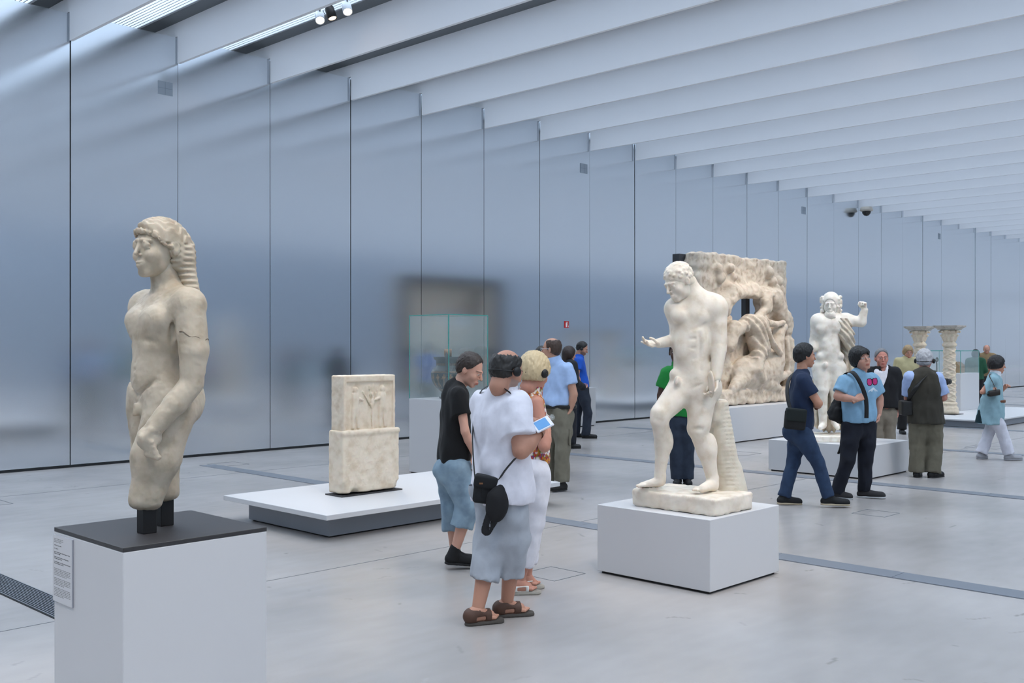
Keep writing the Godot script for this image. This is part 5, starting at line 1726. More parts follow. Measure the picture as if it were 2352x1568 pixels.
func build_person_blazer() -> void:
	var j := {
		hd = V(-0.019,1.490,0.000), sl = V(-0.178,1.276,0.020), sr = V(0.177,1.275,0.000),
		el = V(-0.202,0.971,0.000), wl = V(-0.191,0.721,0.040), hl = V(-0.186,0.615,0.060),
		er = V(0.235,0.970,-0.020), wr = V(0.208,0.720,0.020), hr = V(0.181,0.614,0.040),
		pl = V(-0.076,0.687,0.000), pr = V(0.101,0.687,0.000),
		kl = V(-0.096,0.309,0.020), al = V(-0.089,0.079,0.000), tl = V(-0.163,-0.006,0.140),
		kr = V(0.081,0.309,0.020), ar = V(0.089,0.079,0.000), tr = V(0.075,0.007,0.140),
	}
	j.al.y = 0.09
	j.ar.y = 0.09
	j.tl.y = 0.03
	j.tr.y = 0.03
	j.kl.y = 0.48
	j.kr.y = 0.48
	var root := person({
		label = "person with grey hair in a navy blazer over an open white shirt", at = V(14.439,0.000,-6.526), j = j, yaw = -8.0, pitch = 0.0, bulk = 1.12, cell = 1.35, head = 1.10, skin = Color(0.76, 0.52, 0.46),
		face = {jaw = 1.12}, hair = {style = "crop", color = Color(0.45, 0.45, 0.46), thick = 0.009},
		shirt = {name = "blazer", hem = V(0.000,0.775,0.000).y, m = cloth(Color(0.045, 0.05, 0.075)), sleeve = 1.92, grow = 0.030, wide = 1.05, folds = 0.010, open = 0.42, neck = 0.075},
		trousers = {top = V(0.000,0.687,0.000).y, m = cloth(Color(0.50, 0.47, 0.42)), cuff = 0.095, grow = 0.02, knee = 1.5},
		shoe = {m = mat(Color(0.08, 0.06, 0.05), 0.5)}, palml = V(0.9, 0, 0), palmr = V(-0.9, 0, 0),
		tune_shirt = func(f: Field) -> void:
			f.bone(V(-0.138,1.354,0.140), V(-0.122,0.937,0.200), 0.075, 0.030, 0.006, Vector3.ZERO, 1.0, true)
			f.bone(V(-0.013,1.354,0.140), V(-0.110,0.937,0.200), 0.075, 0.030, 0.006, Vector3.ZERO, 1.0, true),
	})
	var s0 := Field.new(V(-0.203,0.705,-0.200), V(0.202,1.450,0.250), 0.014)
	torso_shape(s0, j, 1.12, 0.016, 1.0, 0.0)
	s0.cut(V(0.000,0.845,0.000), V(0, -1, 0))
	s0.sleeve(V(-0.026,1.269,0.020), V(-0.030,1.364,0.030), 0.085, 0.074, 0.02)
	s0.bone(V(-0.037,1.346,0.050), j.hd, 0.060, 0.075, 0.004, Vector3.ZERO, 1.0, true)
	s0.bone(V(-0.066,1.285,0.130), V(-0.066,1.385,0.130), 0.02, 0.05, 0.01, Vector3.ZERO, 1.0, true)
	part("shirt", solid([[s0.surface()]]), cloth(Color(0.88, 0.88, 0.91)), root)

func build_person_vest() -> void:
	var j := {
		hd = V(-0.022,1.485,0.000), sl = V(-0.229,1.265,0.060), sr = V(0.092,1.260,0.100),
		el = V(-0.226,1.000,-0.020), wl = V(-0.013,1.047,-0.220), hl = V(0.145,1.130,-0.260),
		er = V(0.169,1.023,0.100), wr = V(0.242,1.148,-0.100), hr = V(0.287,1.218,-0.180),
		pl = V(-0.100,0.707,0.000), pr = V(0.073,0.710,0.040),
		kl = V(-0.122,0.362,0.000), al = V(-0.122,0.072,0.000), tl = V(-0.025,0.008,-0.160),
		kr = V(0.084,0.366,0.040), ar = V(0.053,0.069,0.060), tr = V(0.237,0.009,-0.060),
	}
	var vm := cloth(Color(0.21, 0.20, 0.17))
	var root := person({
		label = "person with white hair in an olive photographer's vest seen from behind", at = V(13.083,0.000,-5.339), j = j, yaw = 148.0, pitch = 8.0, back = true, bulk = 1.14, arm = 1.1, leg = 1.05, cell = 1.25, head = 1.08, skin = Color(0.74, 0.52, 0.46),
		brow = Color(0.6, 0.6, 0.6), hair = {style = "short", color = Color(0.66, 0.67, 0.69), thick = 0.014, tuft = 0.012},
		shirt = {name = "vest", hem = V(-0.011,0.684,0.000).y, m = vm, sleeve = 0.0, grow = 0.032, wide = 1.08, folds = 0.014},
		trousers = {top = V(-0.011,0.612,0.000).y, m = cloth(Color(0.42, 0.40, 0.34)), cuff = 0.10, grow = 0.022, knee = 1.6, folds = 0.016},
		shoe = {m = mat(Color(0.04, 0.04, 0.045), 0.5)}, curlr = 0.6, curll = 0.6, palmr = V(-0.8, 0, -0.4),
	})
	headphones(root, head_at(j.hd, 148.0, 8.0, 0.0, 1.1))
	for s in ["l", "r"]:
		var f := Field.new((j["s" + s]).min(j["e" + s]) - V(0.12, 0.10, 0.12), (j["s" + s]).max(j["e" + s]) + V(0.12, 0.12, 0.12), 0.012)
		f.bone(j["s" + s], (j["s" + s]).lerp(j["e" + s], 0.3), 0.085, 0.084, 0.0)
		f.sleeve(j["s" + s], (j["s" + s]).lerp(j["e" + s], 0.86), 0.084, 0.090, 0.02)
		f.rough(fold_noise(9.0, 4, 2), 0.01)
		part("shirt_sleeve", solid([[f.surface()]]), cloth(Color(0.62, 0.70, 0.86)), root)
	var bag := thing("camera_bag", "black camera bag hanging on a diagonal strap behind the olive vest", "bag", V(13.083,0.000,-5.339), VIEW_TURN)
	var b := Field.new(V(-0.378,0.723,0.000) - V(0, 0, 0.12), V(-0.128,1.001,0.000) + V(0, 0, 0.15), 0.011)
	b.block(V(-0.286,0.888,0.050), V(0.072, 0.095, 0.07), 0.02)
	part("pouch", solid([[b.surface()]]), M.black, bag)
	strap("strap", [V(-0.265,0.967,0.080), V(-0.230,1.115,0.190), V(-0.147,1.236,0.200), V(-0.024,1.322,0.140), V(0.100,1.352,0.000)], 0.055, M.black, bag, V(0.6, 0.5, 0.4))
	var cam := thing("photo_camera", "black camera held up by the person in the olive vest", "camera", V(13.083,0.000,-5.339), VIEW_TURN)
	part("camera_body", boxes([[V(0.318,1.211,-0.200), V(0.075, 0.085, 0.10)]], 0.012), M.black, cam)
	part("lens", tube([V(0.346,1.210,-0.240), V(0.426,1.207,-0.320)], [0.035, 0.038], 14), M.black, cam)

func build_person_cardigan() -> void:
	var j := {
		hd = V(0.013,1.391,0.000), sl = V(0.071,1.168,-0.150), sr = V(-0.130,1.172,0.140),
		el = V(0.107,0.972,-0.200), wl = V(0.163,1.041,-0.100), hl = V(0.173,1.089,-0.040),
		er = V(-0.288,1.002,0.180), wr = V(-0.101,1.046,0.160), hr = V(-0.003,1.089,0.140),
		pl = V(0.042,0.667,-0.090), pr = V(-0.068,0.679,0.090),
		kl = V(-0.078,0.359,-0.080), al = V(-0.181,0.075,-0.080), tl = V(-0.082,0.021,-0.100),
		kr = V(0.059,0.373,0.090), ar = V(0.144,0.081,0.100), tr = V(0.345,0.034,0.080),
	}
	var root := person({
		label = "person with a dark bob walking in a pale blue cardigan and white trousers", at = V(15.795,0.000,-5.418), j = j, yaw = 88.0, pitch = 4.0, back = true, bulk = 0.92, arm = 0.9, leg = 0.95, cell = 1.4, head = 1.05, skin = Color(0.76, 0.55, 0.46),
		hair = {style = "bob", color = Color(0.07, 0.045, 0.045), thick = 0.016, low = -0.045, tuft = 0.008},
		shirt = {name = "blouse", hem = V(-0.013,0.725,0.000).y, m = cloth(Color(0.86, 0.87, 0.89)), sleeve = 0.0, grow = 0.012, collar = 0.03},
		trousers = {top = V(-0.013,0.641,0.000).y, m = cloth(Color(0.85, 0.85, 0.89)), length = 0.97, cuff = 0.085, grow = 0.014, knee = 1.6},
		shoe = {m = mat(Color(0.60, 0.60, 0.62), 0.35)}, palmr = V(0, 0, -1), curlr = 0.6,
	})
	var f := Field.new(V(-0.270,0.424,-0.300), V(0.112,1.354,0.320), 0.014)
	torso_shape(f, j, 0.96, 0.026, 1.0)
	f.sleeve(V(-0.077,0.834,0.000), V(-0.096,0.519,0.000), 0.150, 0.205, 0.08)
	for s in ["l", "r"]:
		f.bone(j["s" + s], j["e" + s], 0.066, 0.058, 0.03)
		f.sleeve(j["e" + s], (j["e" + s]).lerp(j["w" + s], 0.8), 0.056, 0.050, 0.02)
	f.bone(V(0.130,1.188,0.050), V(0.150,0.454,0.060), 0.085, 0.12, 0.02, Vector3.ZERO, 1.0, true)
	f.bone(V(0.013,1.263,0.000), j.hd, 0.06, 0.09, 0.01, Vector3.ZERO, 1.0, true)
	f.rough(fold_noise(8.0, 3, 2), 0.012, V(1, 0.5, 1))
	part("cardigan", solid([[f.surface()]]), cloth(Color(0.55, 0.68, 0.72)), root)
	var bl := Field.new(V(-0.120,0.790,-0.200), V(0.098,0.928,0.220), 0.012)
	bl.bone(V(0.024,0.863,-0.050), V(-0.024,0.868,0.050), 0.128, 0.128, 0.0)
	bl.cut(V(0.000,0.840,0.000), V(0, -1, 0))
	bl.cut(V(0.000,0.885,0.000), V(0, 1, 0))
	part("belt", solid([[bl.surface()]]), mat(Color(0.42, 0.24, 0.14), 0.5), root)
	var bag := thing("handbag", "small brown shoulder bag tucked under the arm of the pale blue cardigan", "bag", V(15.795,0.000,-5.418), VIEW_TURN)
	var b := Field.new(V(-0.235,0.900,0.050), V(-0.064,1.104,0.360), 0.011)
	b.block(V(-0.129,0.991,0.220), V(0.100, 0.042, 0.045), 0.025, 0.0, false, Basis(Vector3.BACK, 0.15))
	part("pouch", solid([[b.surface()]]), mat(Color(0.13, 0.10, 0.08), 0.6), bag)
	strap("strap", [V(-0.123,1.031,0.260), V(-0.164,1.144,0.240), V(-0.172,1.242,0.150), V(-0.105,1.265,0.060)], 0.022, mat(Color(0.30, 0.24, 0.19), 0.7), bag)

# visitors far down the hall, mostly hidden by nearer ones
func far_person(at: Vector3, s: Dictionary) -> Node3D:
	var tall: float = s.get("tall", 1.0)
	var tw := deg_to_rad(s.get("yaw", 0.0))
	var rt := V(cos(tw), 0, -sin(tw))
	var fw := V(sin(tw), 0, cos(tw))
	var j := {}
	j.hd = (V(0, 1.58, 0) + fw * 0.03) * tall
	for e in [["l", -1.0], ["r", 1.0]]:
		var k: String = e[0]
		var g: float = e[1]
		j["s" + k] = (V(0, 1.40, 0) + rt * g * 0.185) * tall
		j["e" + k] = (V(0, 1.12, 0) + rt * g * 0.25) * tall
		j["w" + k] = (V(0, 1.02 if s.get("fold", true) else 0.88, 0) + rt * g * (0.12 if s.get("fold", true) else 0.24) + fw * (0.24 if s.get("fold", true) else 0.04)) * tall
		j["h" + k] = j["w" + k] + (fw * 0.06 - rt * g * 0.06 if s.get("fold", true) else V(0, -0.1, 0))
		j["p" + k] = (V(0, 0.90, 0) + rt * g * 0.09) * tall
		j["k" + k] = (V(0, 0.49, 0) + rt * g * 0.10 + fw * 0.02) * tall
		j["a" + k] = V(0, 0.09, 0) + rt * g * 0.11
		j["t" + k] = V(0, 0.03, 0) + rt * g * 0.14 + fw * 0.17
	var o := {
		label = s.label, at = at, j = j, yaw = s.get("yaw", 0.0) + s.get("look", 0.0), pitch = s.get("pitch", 0.0), cell = s.get("cell", 1.9), back = absf(s.get("yaw", 0.0)) > 90.0, skin = s.get("skin", Color(0.76, 0.56, 0.48)), bulk = s.get("bulk", 1.0),
		hair = s.hair, shirt = {name = s.get("garment", "jacket"), hem = s.get("hem", 0.86) * tall, m = cloth(s.top), sleeve = s.get("sleeve", 1.9), grow = 0.022},
		trousers = {top = 0.92 * tall, m = cloth(s.low), cuff = 0.085, grow = 0.018, knee = 1.4}, shoe = {m = M.black},
		palml = V(0, 1, 0), palmr = V(0, 1, 0),
	}
	return person(o)

func build_people_far() -> void:
	far_person(V(19.220,0.000,-8.208), {label = "person with short fair hair in a pale yellow jacket reading a leaflet", yaw = 6.0, look = -10.0, pitch = 14.0, tall = 0.98, top = Color(0.72, 0.68, 0.52), low = Color(0.08, 0.08, 0.09), hair = {style = "bob", color = Color(0.62, 0.52, 0.38), low = -0.05, thick = 0.014}})
	far_person(V(28.691,0.000,-10.089), {label = "bald person in a tan jacket behind the glass showcase", yaw = -20.0, pitch = 16.0, tall = 0.99, top = Color(0.56, 0.47, 0.34), low = Color(0.2, 0.19, 0.18), hair = {style = "ring", color = Color(0.6, 0.58, 0.55), bald_y = 0.07}})
	far_person(V(27.867,0.000,-10.075), {label = "person with black hair and a green top behind the glass showcase", yaw = 160.0, tall = 0.91, top = Color(0.10, 0.30, 0.20), low = Color(0.1, 0.1, 0.12), skin = Color(0.35, 0.24, 0.2), hair = {style = "bob", color = Color(0.02, 0.02, 0.02), low = -0.06, thick = 0.02}})
	far_person(V(9.883,0.000,-9.058), {label = "dark-haired person in black standing beyond the pale blue shirt", yaw = -150.0, tall = 0.97, top = Color(0.03, 0.03, 0.035), low = Color(0.05, 0.05, 0.06), cell = 1.6, hair = {style = "bob", color = Color(0.03, 0.025, 0.025), low = -0.07, thick = 0.016}})
	far_person(V(12.679,0.000,-11.060), {label = "person with long brown hair standing between the blue shirt and the blue T-shirt", yaw = 115.0, pitch = 10.0, tall = 0.97, top = Color(0.10, 0.11, 0.13), low = Color(0.08, 0.09, 0.12), cell = 1.7, hair = {style = "long", color = Color(0.16, 0.10, 0.08), thick = 0.014}})

# ---------------------------------------------------------------- fittings on the wall, ceiling and floor

func lamp_spot(at: Vector3, aim: Vector3, body: Material, energy: float, label: String, lit := true) -> void:
	var r := thing("spotlight", label, "lamp", at, 0.0, "track spotlights between the ceiling blades")
	var dir := (aim - at).normalized()
	var side := dir.cross(Vector3.BACK).normalized()
	var b := Basis(side, -dir, side.cross(-dir))
	part("stem", tube([V(0, 0.20, 0), V(0, 0.10, 0)], [0.011], 8), M.steel, r)
	part("adapter", boxes([[V(0, 0.165, 0), V(0.035, 0.035, 0.12)]], 0.004), M.louvre, r)
	var h := part("housing", lathe([[0.001, 0.13], [0.055, 0.13], [0.066, 0.11], [0.066, -0.05], [0.060, -0.05], [0.055, 0.02], [0.001, 0.03]], 20), body, r)
	h.basis = b
	var em := mat(Color(1.0, 0.93, 0.82), 0.4)
	em.emission_enabled = true
	em.emission = Color(1.0, 0.86, 0.70)
	em.emission_energy_multiplier = 6.0
	var g := part("bulb", lathe([[0.001, -0.046], [0.050, -0.044], [0.058, -0.030], [0.001, -0.020]], 16), em, r)
	g.basis = b
	if lit:
		var l := SpotLight3D.new()
		l.name = "lamp_light"
		r.add_child(l)
		l.position = dir * 0.07
		l.basis = Basis.looking_at(dir, Vector3.BACK)
		l.spot_angle = 17.0
		l.spot_angle_attenuation = 0.8
		l.spot_range = 40.0
		l.light_color = Color(1.0, 0.92, 0.83)
		l.light_energy = energy * 0.26
		l.light_size = 0.05
		l.shadow_enabled = true

func build_fittings() -> void:
	# loudspeaker grilles high on the wall, one in every sixth bay
	for i in 4:
		var s := thing("wall_speaker", ["square grey loudspeaker grille high in the metal wall, seen over the braided-hair statue", "square grey loudspeaker grille high in the metal wall above the fire sign", "square grey loudspeaker grille high in the metal wall next to the dome camera", "square grey loudspeaker grille high in the metal wall beyond the dome camera"][i], "speaker", V(7.274 + 9.546 * i, 5.47, WALL_Z + 0.002), 0.0, "loudspeaker grilles on the metal wall")
		part("panel", boxes([[V(0, 0, 0.004), V(0.235, 0.20, 0.008)]], 0.001), mat(Color(0.52, 0.56, 0.60), 0.6), s)
		for k in 2:
			part("seam", boxes([[V(0, 0, 0.0085), V(0.225 if k == 0 else 0.004, 0.004 if k == 0 else 0.19, 0.002)]], 0.0), mat(Color(0.40, 0.44, 0.48), 0.6), s)
	# fire extinguisher sign
	var sg := thing("fire_sign", "small red sign with a white extinguisher symbol on the metal wall", "sign", V(16.26, 2.12, WALL_Z + 0.002))
	part("plate", boxes([[V(0, 0, 0.002), V(0.145, 0.145, 0.004)]], 0.0), mat(Color(0.72, 0.06, 0.08), 0.5), sg)
	var wh := mat(Color(0.93, 0.93, 0.93), 0.5)
	part("symbol", boxes([[V(-0.012, -0.012, 0.005), V(0.034, 0.085, 0.003)], [V(-0.012, 0.042, 0.005), V(0.014, 0.022, 0.003)], [V(0.012, 0.048, 0.005), V(0.046, 0.010, 0.003)], [V(0.035, 0.010, 0.005), V(0.012, 0.06, 0.003)]], 0.0), wh, sg, Vector3.ZERO, "white extinguisher symbol")
	part("symbol", boxes([[V(0.045, -0.040, 0.005), V(0.020, 0.034, 0.003)]], 0.0), wh, sg, Vector3.ZERO, "white flame symbol")
	# dome camera under a blade
	var dc := thing("dome_camera", "dome security camera with a dark lens under a ceiling blade near the metal wall", "camera", V(29.749, 5.867, -13.96))
	part("mount", lathe([[0.001, 0.0], [0.16, 0.0], [0.20, -0.10], [0.15, -0.13], [0.001, -0.13]], 22), mat(Color(0.72, 0.70, 0.66), 0.5), dc)
	part("dome", lathe([[0.13, -0.12], [0.12, -0.19], [0.07, -0.25], [0.001, -0.27]], 22), mat(Color(0.05, 0.05, 0.06), 0.12), dc, Vector3.ZERO, "dark glass dome")
	# sprinkler heads
	for e in [V(8.62, 0, -12.15), V(7.03, 0, -12.6), V(10.2, 0, -11.7)]:
		var sp := thing("sprinkler", "small sprinkler head hanging from the ceiling strip", "sprinkler", V(e.x, CEIL_Y, e.z), 0.0, "sprinkler heads on the ceiling")
		part("stem", tube([V(0, 0.0, 0), V(0, -0.05, 0)], [0.012], 8), M.steel, sp)
		part("deflector", lathe([[0.001, -0.055], [0.03, -0.05], [0.001, -0.048]], 12), M.steel, sp)
	# spotlights on the track
	lamp_spot(V(8.50, 6.30, -12.06), V(6.2, 0.8, -8.0), M.louvre, 26.0, "white track spotlight at the end of its row of three")
	lamp_spot(V(8.50, 6.28, -11.78), V(9.1, 1.2, -10.0), M.black, 16.0, "black track spotlight between two white ones")
	lamp_spot(V(8.50, 6.28, -11.42), V(7.0, 0.8, -8.0), M.louvre, 16.0, "white track spotlight next to the black one")
	var aims := [
		[V(3.5, 6.29, -1.2), V(1.85, 1.6, -3.6), 34.0], [V(3.5, 6.29, -1.7), V(6.3, 1.3, -4.3), 30.0], [V(8.3, 6.29, -1.0), V(6.3, 1.4, -4.3), 34.0], [V(11.45, 6.29, -3.2), V(12.8, 1.6, -6.4), 34.0],
		[V(14.7, 6.29, -6.6), V(16.3, 1.8, -10.0), 36.0], [V(17.9, 6.29, -6.4), V(16.8, 1.8, -10.0), 30.0], [V(5.1, 6.29, -5.5), V(6.2, 0.8, -8.0), 22.0], [V(22.6, 6.29, -7.0), V(23.0, 1.2, -9.6), 30.0],
		[V(-0.9, 6.29, -2.6), V(1.85, 1.6, -3.6), 26.0],
	]
	for a in aims: lamp_spot(a[0], a[1], M.louvre, a[2], "white track spotlight hidden behind the ceiling blades")
	for i in 12:
		lamp_spot(V(27.4 + 1.591 * 3 * i, 6.29, -4.0 + 3.4 * ((i * 5) % 4)), V(28.0 + 4.77 * i, 1.0, -2.0 + 3.0 * ((i * 5) % 4)), M.louvre, 24.0, "white track spotlight hidden behind the ceiling blades", i < 5)
	# hatches let into the floor: a thin steel frame round a square of concrete
	for e in [[5.62, -5.05, 0.34, "beside the white-trousered visitor with sandals"], [9.9, -4.55, 0.34, "in front of the navy T-shirt visitor"], [3.9, -11.6, 0.42, "near the metal wall behind the braided-hair statue"], [7.6, -13.0, 0.42, "near the metal wall behind the inscribed stele"], [17.6, -6.2, 0.5, "near the walking visitor in the cardigan"], [13.9, -8.6, 0.5, "between the relief and the bearded statue"]]:
		var h := thing("floor_hatch", "thin-framed square floor hatch " + e[3], "hatch", V(e[0], 0, e[1]), 0.0, "socket hatches in the floor")
		var w: float = e[2]
		for k in 4:
			var along := k < 2
			var sgn := -1.0 if k % 2 == 0 else 1.0
			part("frame_bar", boxes([[V(0 if along else sgn * w / 2, 0.001, sgn * w / 2 if along else 0.0), V(w if along else 0.006, 0.002, 0.006 if along else w)]], 0.0), M.strip_dark, h)
	# the text panel on the first pedestal
	var im := Image.create(128, 256, false, Image.FORMAT_RGB8)
	im.fill(Color(0.80, 0.80, 0.81))
	var rng := RandomNumberGenerator.new()
	rng.seed = 3
	var y := 12
	for blk in [[3, 60, 0.50], [1, 80, 0.30], [1, 46, 0.30], [2, 104, 0.22], [2, 96, 0.24], [2, 108, 0.24], [0, 0, 0], [5, 108, 0.50], [5, 108, 0.50], [6, 108, 0.50]]:
		for ln in blk[0]:
			var x := 10
			var end: int = 10 + (blk[1] if ln < blk[0] - 1 else int(blk[1] * rng.randf_range(0.35, 0.8)))
			while x < end:
				var w := rng.randi_range(4, 12)
				im.fill_rect(Rect2i(x, y, mini(w, end - x), 3), grey(blk[2]))
				x += w + 2
			y += 6
		y += 7
	var st := start_flat()
	quad(st, V(0, 0, -0.085), V(0, 0.245, -0.085), V(0, 0.245, 0.085), V(0, 0, 0.085), true)
	var lm := mat(Color(1, 1, 1), 0.5)
	lm.albedo_texture = ImageTexture.create_from_image(im)
	var lb := thing("text_panel", "small white text panel fixed to the side of the tall pedestal", "label", V(1.5495, 0.730, -3.815))
	part("board", boxes([[V(0.0035, 0.1225, 0), V(0.006, 0.247, 0.172)]], 0.001), mat(Color(0.62, 0.63, 0.66), 0.5), lb)
	part("print", done(st), lm, lb, V(-0.0002, 0, 0), "rows of small printed text")

# ---------------------------------------------------------------- glass showcases

func glass() -> StandardMaterial3D:
	var g := StandardMaterial3D.new()
	g.transparency = BaseMaterial3D.TRANSPARENCY_ALPHA
	g.albedo_color = Color(0.86, 0.95, 0.93, 0.06)
	g.roughness = 0.02
	return g

func glass_box(r: Node3D, w: float, d: float, y0: float, y1: float) -> void:
	var g := glass()
	var eg := mat(Color(0.30, 0.62, 0.58), 0.2)
	for k in 4:
		var along := k < 2
		var sgn := -1.0 if k % 2 == 0 else 1.0
		part("glass_pane", boxes([[V(0.0 if along else sgn * w / 2, (y0 + y1) / 2, sgn * d / 2 if along else 0.0), V(w - 0.012 if along else 0.008, y1 - y0, 0.008 if along else d - 0.012)]], 0.0), g, r)
	part("glass_pane", boxes([[V(0, y1, 0), V(w, 0.008, d)]], 0.0), g, r)
	for sx in [-1.0, 1.0]:
		for sz in [-1.0, 1.0]:
			part("glass_edge", boxes([[V(sx * w / 2, (y0 + y1) / 2, sz * d / 2), V(0.010, y1 - y0, 0.010)]], 0.001), eg, r, Vector3.ZERO, "green glass edge")
	for s in [-1.0, 1.0]:
		part("glass_edge", boxes([[V(0, y1 + 0.003, s * d / 2), V(w, 0.010, 0.010)]], 0.001), eg, r, Vector3.ZERO, "green glass edge")
		part("glass_edge", boxes([[V(s * w / 2, y1 + 0.003, 0), V(0.010, 0.010, d)]], 0.001), eg, r, Vector3.ZERO, "green glass edge")

func build_vitrine() -> void:
	var r := thing("showcase", "tall glass showcase on a white plinth holding a painted Greek vase", "showcase", V(9.11, 0, -10.03))
	part("plinth", rbox(V(0.70, 0.965, 0.78), 0.004), M.white, r, V(0, 0.015, 0))
	part("foot", rbox(V(0.66, 0.016, 0.74), 0.0), M.black, r)
	glass_box(r, 0.69, 0.77, 0.981, 2.07)
	# volute krater
	var v := thing("vase", "dark painted vase with scrolled handles inside the glass showcase", "vase", V(9.12, 0.982, -10.05))
	var n := fold_noise(1.0, 2, 1)
	var im := Image.create(512, 256, false, Image.FORMAT_RGB8)
	var black := Color(0.075, 0.07, 0.075)
	var clay := Color(0.50, 0.36, 0.22)
	im.fill(black)
	var rng := RandomNumberGenerator.new()
	rng.seed = 9
	for k in 16:            # standing figures in clay colour round the belly
		var x := 16 + k * 32
		im.fill_rect(Rect2i(x - 5, 120, 10, 50), clay)
		im.fill_rect(Rect2i(x - 9, 118, 18, 12), clay)
		im.fill_rect(Rect2i(x - 4, 106, 8, 10), clay)
		im.fill_rect(Rect2i(x - 8, 165, 5, 24), clay)
		im.fill_rect(Rect2i(x + 3, 165, 5, 24), clay)
		im.fill_rect(Rect2i(x + 6, 122 + rng.randi() % 12, 9, 4), clay)
		for q in 3: im.fill_rect(Rect2i(x - 5 + q * 3, 135, 1, 32), black)
	for k in 64:            # borders
		im.fill_rect(Rect2i(k * 8, 92, 5, 6), clay)
		im.fill_rect(Rect2i(k * 8, 196, 4, 10), clay)
		im.fill_rect(Rect2i(k * 8, 40, 4, 14), clay)
	im.fill_rect(Rect2i(0, 88, 512, 2), clay)
	im.fill_rect(Rect2i(0, 208, 512, 2), clay)
	var vm := mat(Color(1, 1, 1), 0.25)
	vm.albedo_texture = ImageTexture.create_from_image(im)
	var prof := [[0.001, 0.0], [0.115, 0.0], [0.12, 0.02], [0.075, 0.045], [0.065, 0.065], [0.12, 0.11], [0.19, 0.18], [0.225, 0.26], [0.228, 0.33], [0.21, 0.38], [0.165, 0.405], [0.155, 0.44], [0.16, 0.50], [0.19, 0.52], [0.195, 0.545], [0.18, 0.548], [0.15, 0.52], [0.001, 0.50]]
	var st := SurfaceTool.new()
	st.begin(Mesh.PRIMITIVE_TRIANGLES)
	st.set_smooth_group(0)
	for i in prof.size() - 1:
		for k in 32:
			var pts := []
			for e in [[i, k], [i + 1, k], [i + 1, k + 1], [i, k + 1]]:
				var a: float = TAU * e[1] / 32.0
				pts.append([V(cos(a), 0, sin(a)) * prof[e[0]][0] + V(0, prof[e[0]][1], 0), Vector2(e[1] / 32.0, 1.0 - prof[e[0]][1] / 0.55)])
			for q in [0, 1, 2, 0, 2, 3]:
				st.set_uv(pts[q][1])
				st.add_vertex(pts[q][0])
	part("vase_body", done(st), vm, v)
	var hm := mat(Color(0.09, 0.085, 0.09), 0.25)
	for s in [-1.0, 1.0]:
		var hd := part("handle", tube([V(-0.19, 0.36, 0), V(-0.245, 0.42, 0), V(-0.24, 0.52, 0), V(-0.205, 0.60, 0), V(-0.17, 0.615, 0)], [0.022, 0.018, 0.022, 0.026, 0.024], 10, true, 1.5), hm, v, Vector3.ZERO, "scrolled handle")
		hd.rotation.y = 0.75 + (PI if s > 0 else 0.0)
		var sc := part("scroll", tube([V(-0.19, 0.60, -0.032), V(-0.19, 0.60, 0.032)], [0.052], 16), vm_plain(clay), hd, Vector3.ZERO, "brown disc")
		sc.name = "scroll"

func vm_plain(c: Color) -> StandardMaterial3D:
	return mat(c, 0.4)

func build_far_case() -> void:
	var r := thing("showcase", "glass showcase with a gold casket and a crozier behind the carved columns", "showcase", V(24.75, 0.17, -9.55))
	part("plinth", rbox(V(1.15, 0.86, 0.95), 0.004), M.white, r)
	glass_box(r, 1.14, 0.94, 0.861, 1.38)
	var c := thing("casket", "small golden house-shaped casket inside the far showcase", "casket", V(24.86, 1.032, -9.38))
	var gold := mat(Color(0.70, 0.52, 0.28), 0.3, 0.9)
	part("chest", boxes([[V(0, 0.08, 0), V(0.34, 0.16, 0.16)]], 0.006), gold, c)
	var st := start_flat()
	face(st, [V(-0.18, 0.16, 0.09), V(0.18, 0.16, 0.09), V(0.16, 0.26, 0), V(-0.16, 0.26, 0)], V(0, 0.5, 1))
	face(st, [V(-0.18, 0.16, -0.09), V(0.18, 0.16, -0.09), V(0.16, 0.26, 0), V(-0.16, 0.26, 0)], V(0, 0.5, -1))
	face(st, [V(-0.18, 0.16, 0.09), V(-0.18, 0.16, -0.09), V(-0.16, 0.26, 0)], V(-1, 0, 0))
	face(st, [V(0.18, 0.16, 0.09), V(0.18, 0.16, -0.09), V(0.16, 0.26, 0)], V(1, 0, 0))
	part("lid", done(st), gold, c)
	var z := thing("crozier", "dark bronze crozier head standing upright in the far showcase", "crozier", V(24.42, 1.032, -9.72))
	var pts := [V(0, 0, 0), V(0, 0.22, 0)]
	for i in 14:
		var a := -0.2 + i * 0.42
		var rad := 0.075 - i * 0.0042
		pts.append(V(0.0, 0.27, 0.0) + V(-cos(a) * rad + 0.02, sin(a) * rad + 0.03, 0))
	part("staff", tube(pts, [0.013], 8), mat(Color(0.22, 0.20, 0.16), 0.4, 0.6), z)

# ---------------------------------------------------------------- carved columns

func column_mesh(h: float, rad: float) -> ArrayMesh:
	var st := SurfaceTool.new()
	st.begin(Mesh.PRIMITIVE_TRIANGLES)
	st.set_smooth_group(0)
	var nu := 72
	var nv := 110
	var grid := []
	for v in nv + 1:
		var t := v / float(nv)
		var row := []
		for u in nu + 1:
			var a := TAU * u / nu
			# scrolling vine: two winding stems with leaves between
			var s := sin(t * 58.0 + a * 3.0)
			var w := sin(t * 58.0 - a * 3.0)
			var leaf := sin(t * 92.0 + 1.3) * sin(a * 4.0 + sin(t * 46.0) * 1.2)
			var d := 0.008 * smoothstep(0.2, 0.9, s) + 0.008 * smoothstep(0.3, 0.95, w) + 0.009 * smoothstep(0.1, 0.8, leaf)
			var r := rad * lerpf(1.04, 0.96, t) - 0.012 + d
			row.append(V(cos(a) * r, t * h, sin(a) * r))
		grid.append(row)
	for v in nv:
		for u in nu:
			quad(st, grid[v][u], grid[v + 1][u], grid[v + 1][u + 1], grid[v][u + 1])
	return done(st)

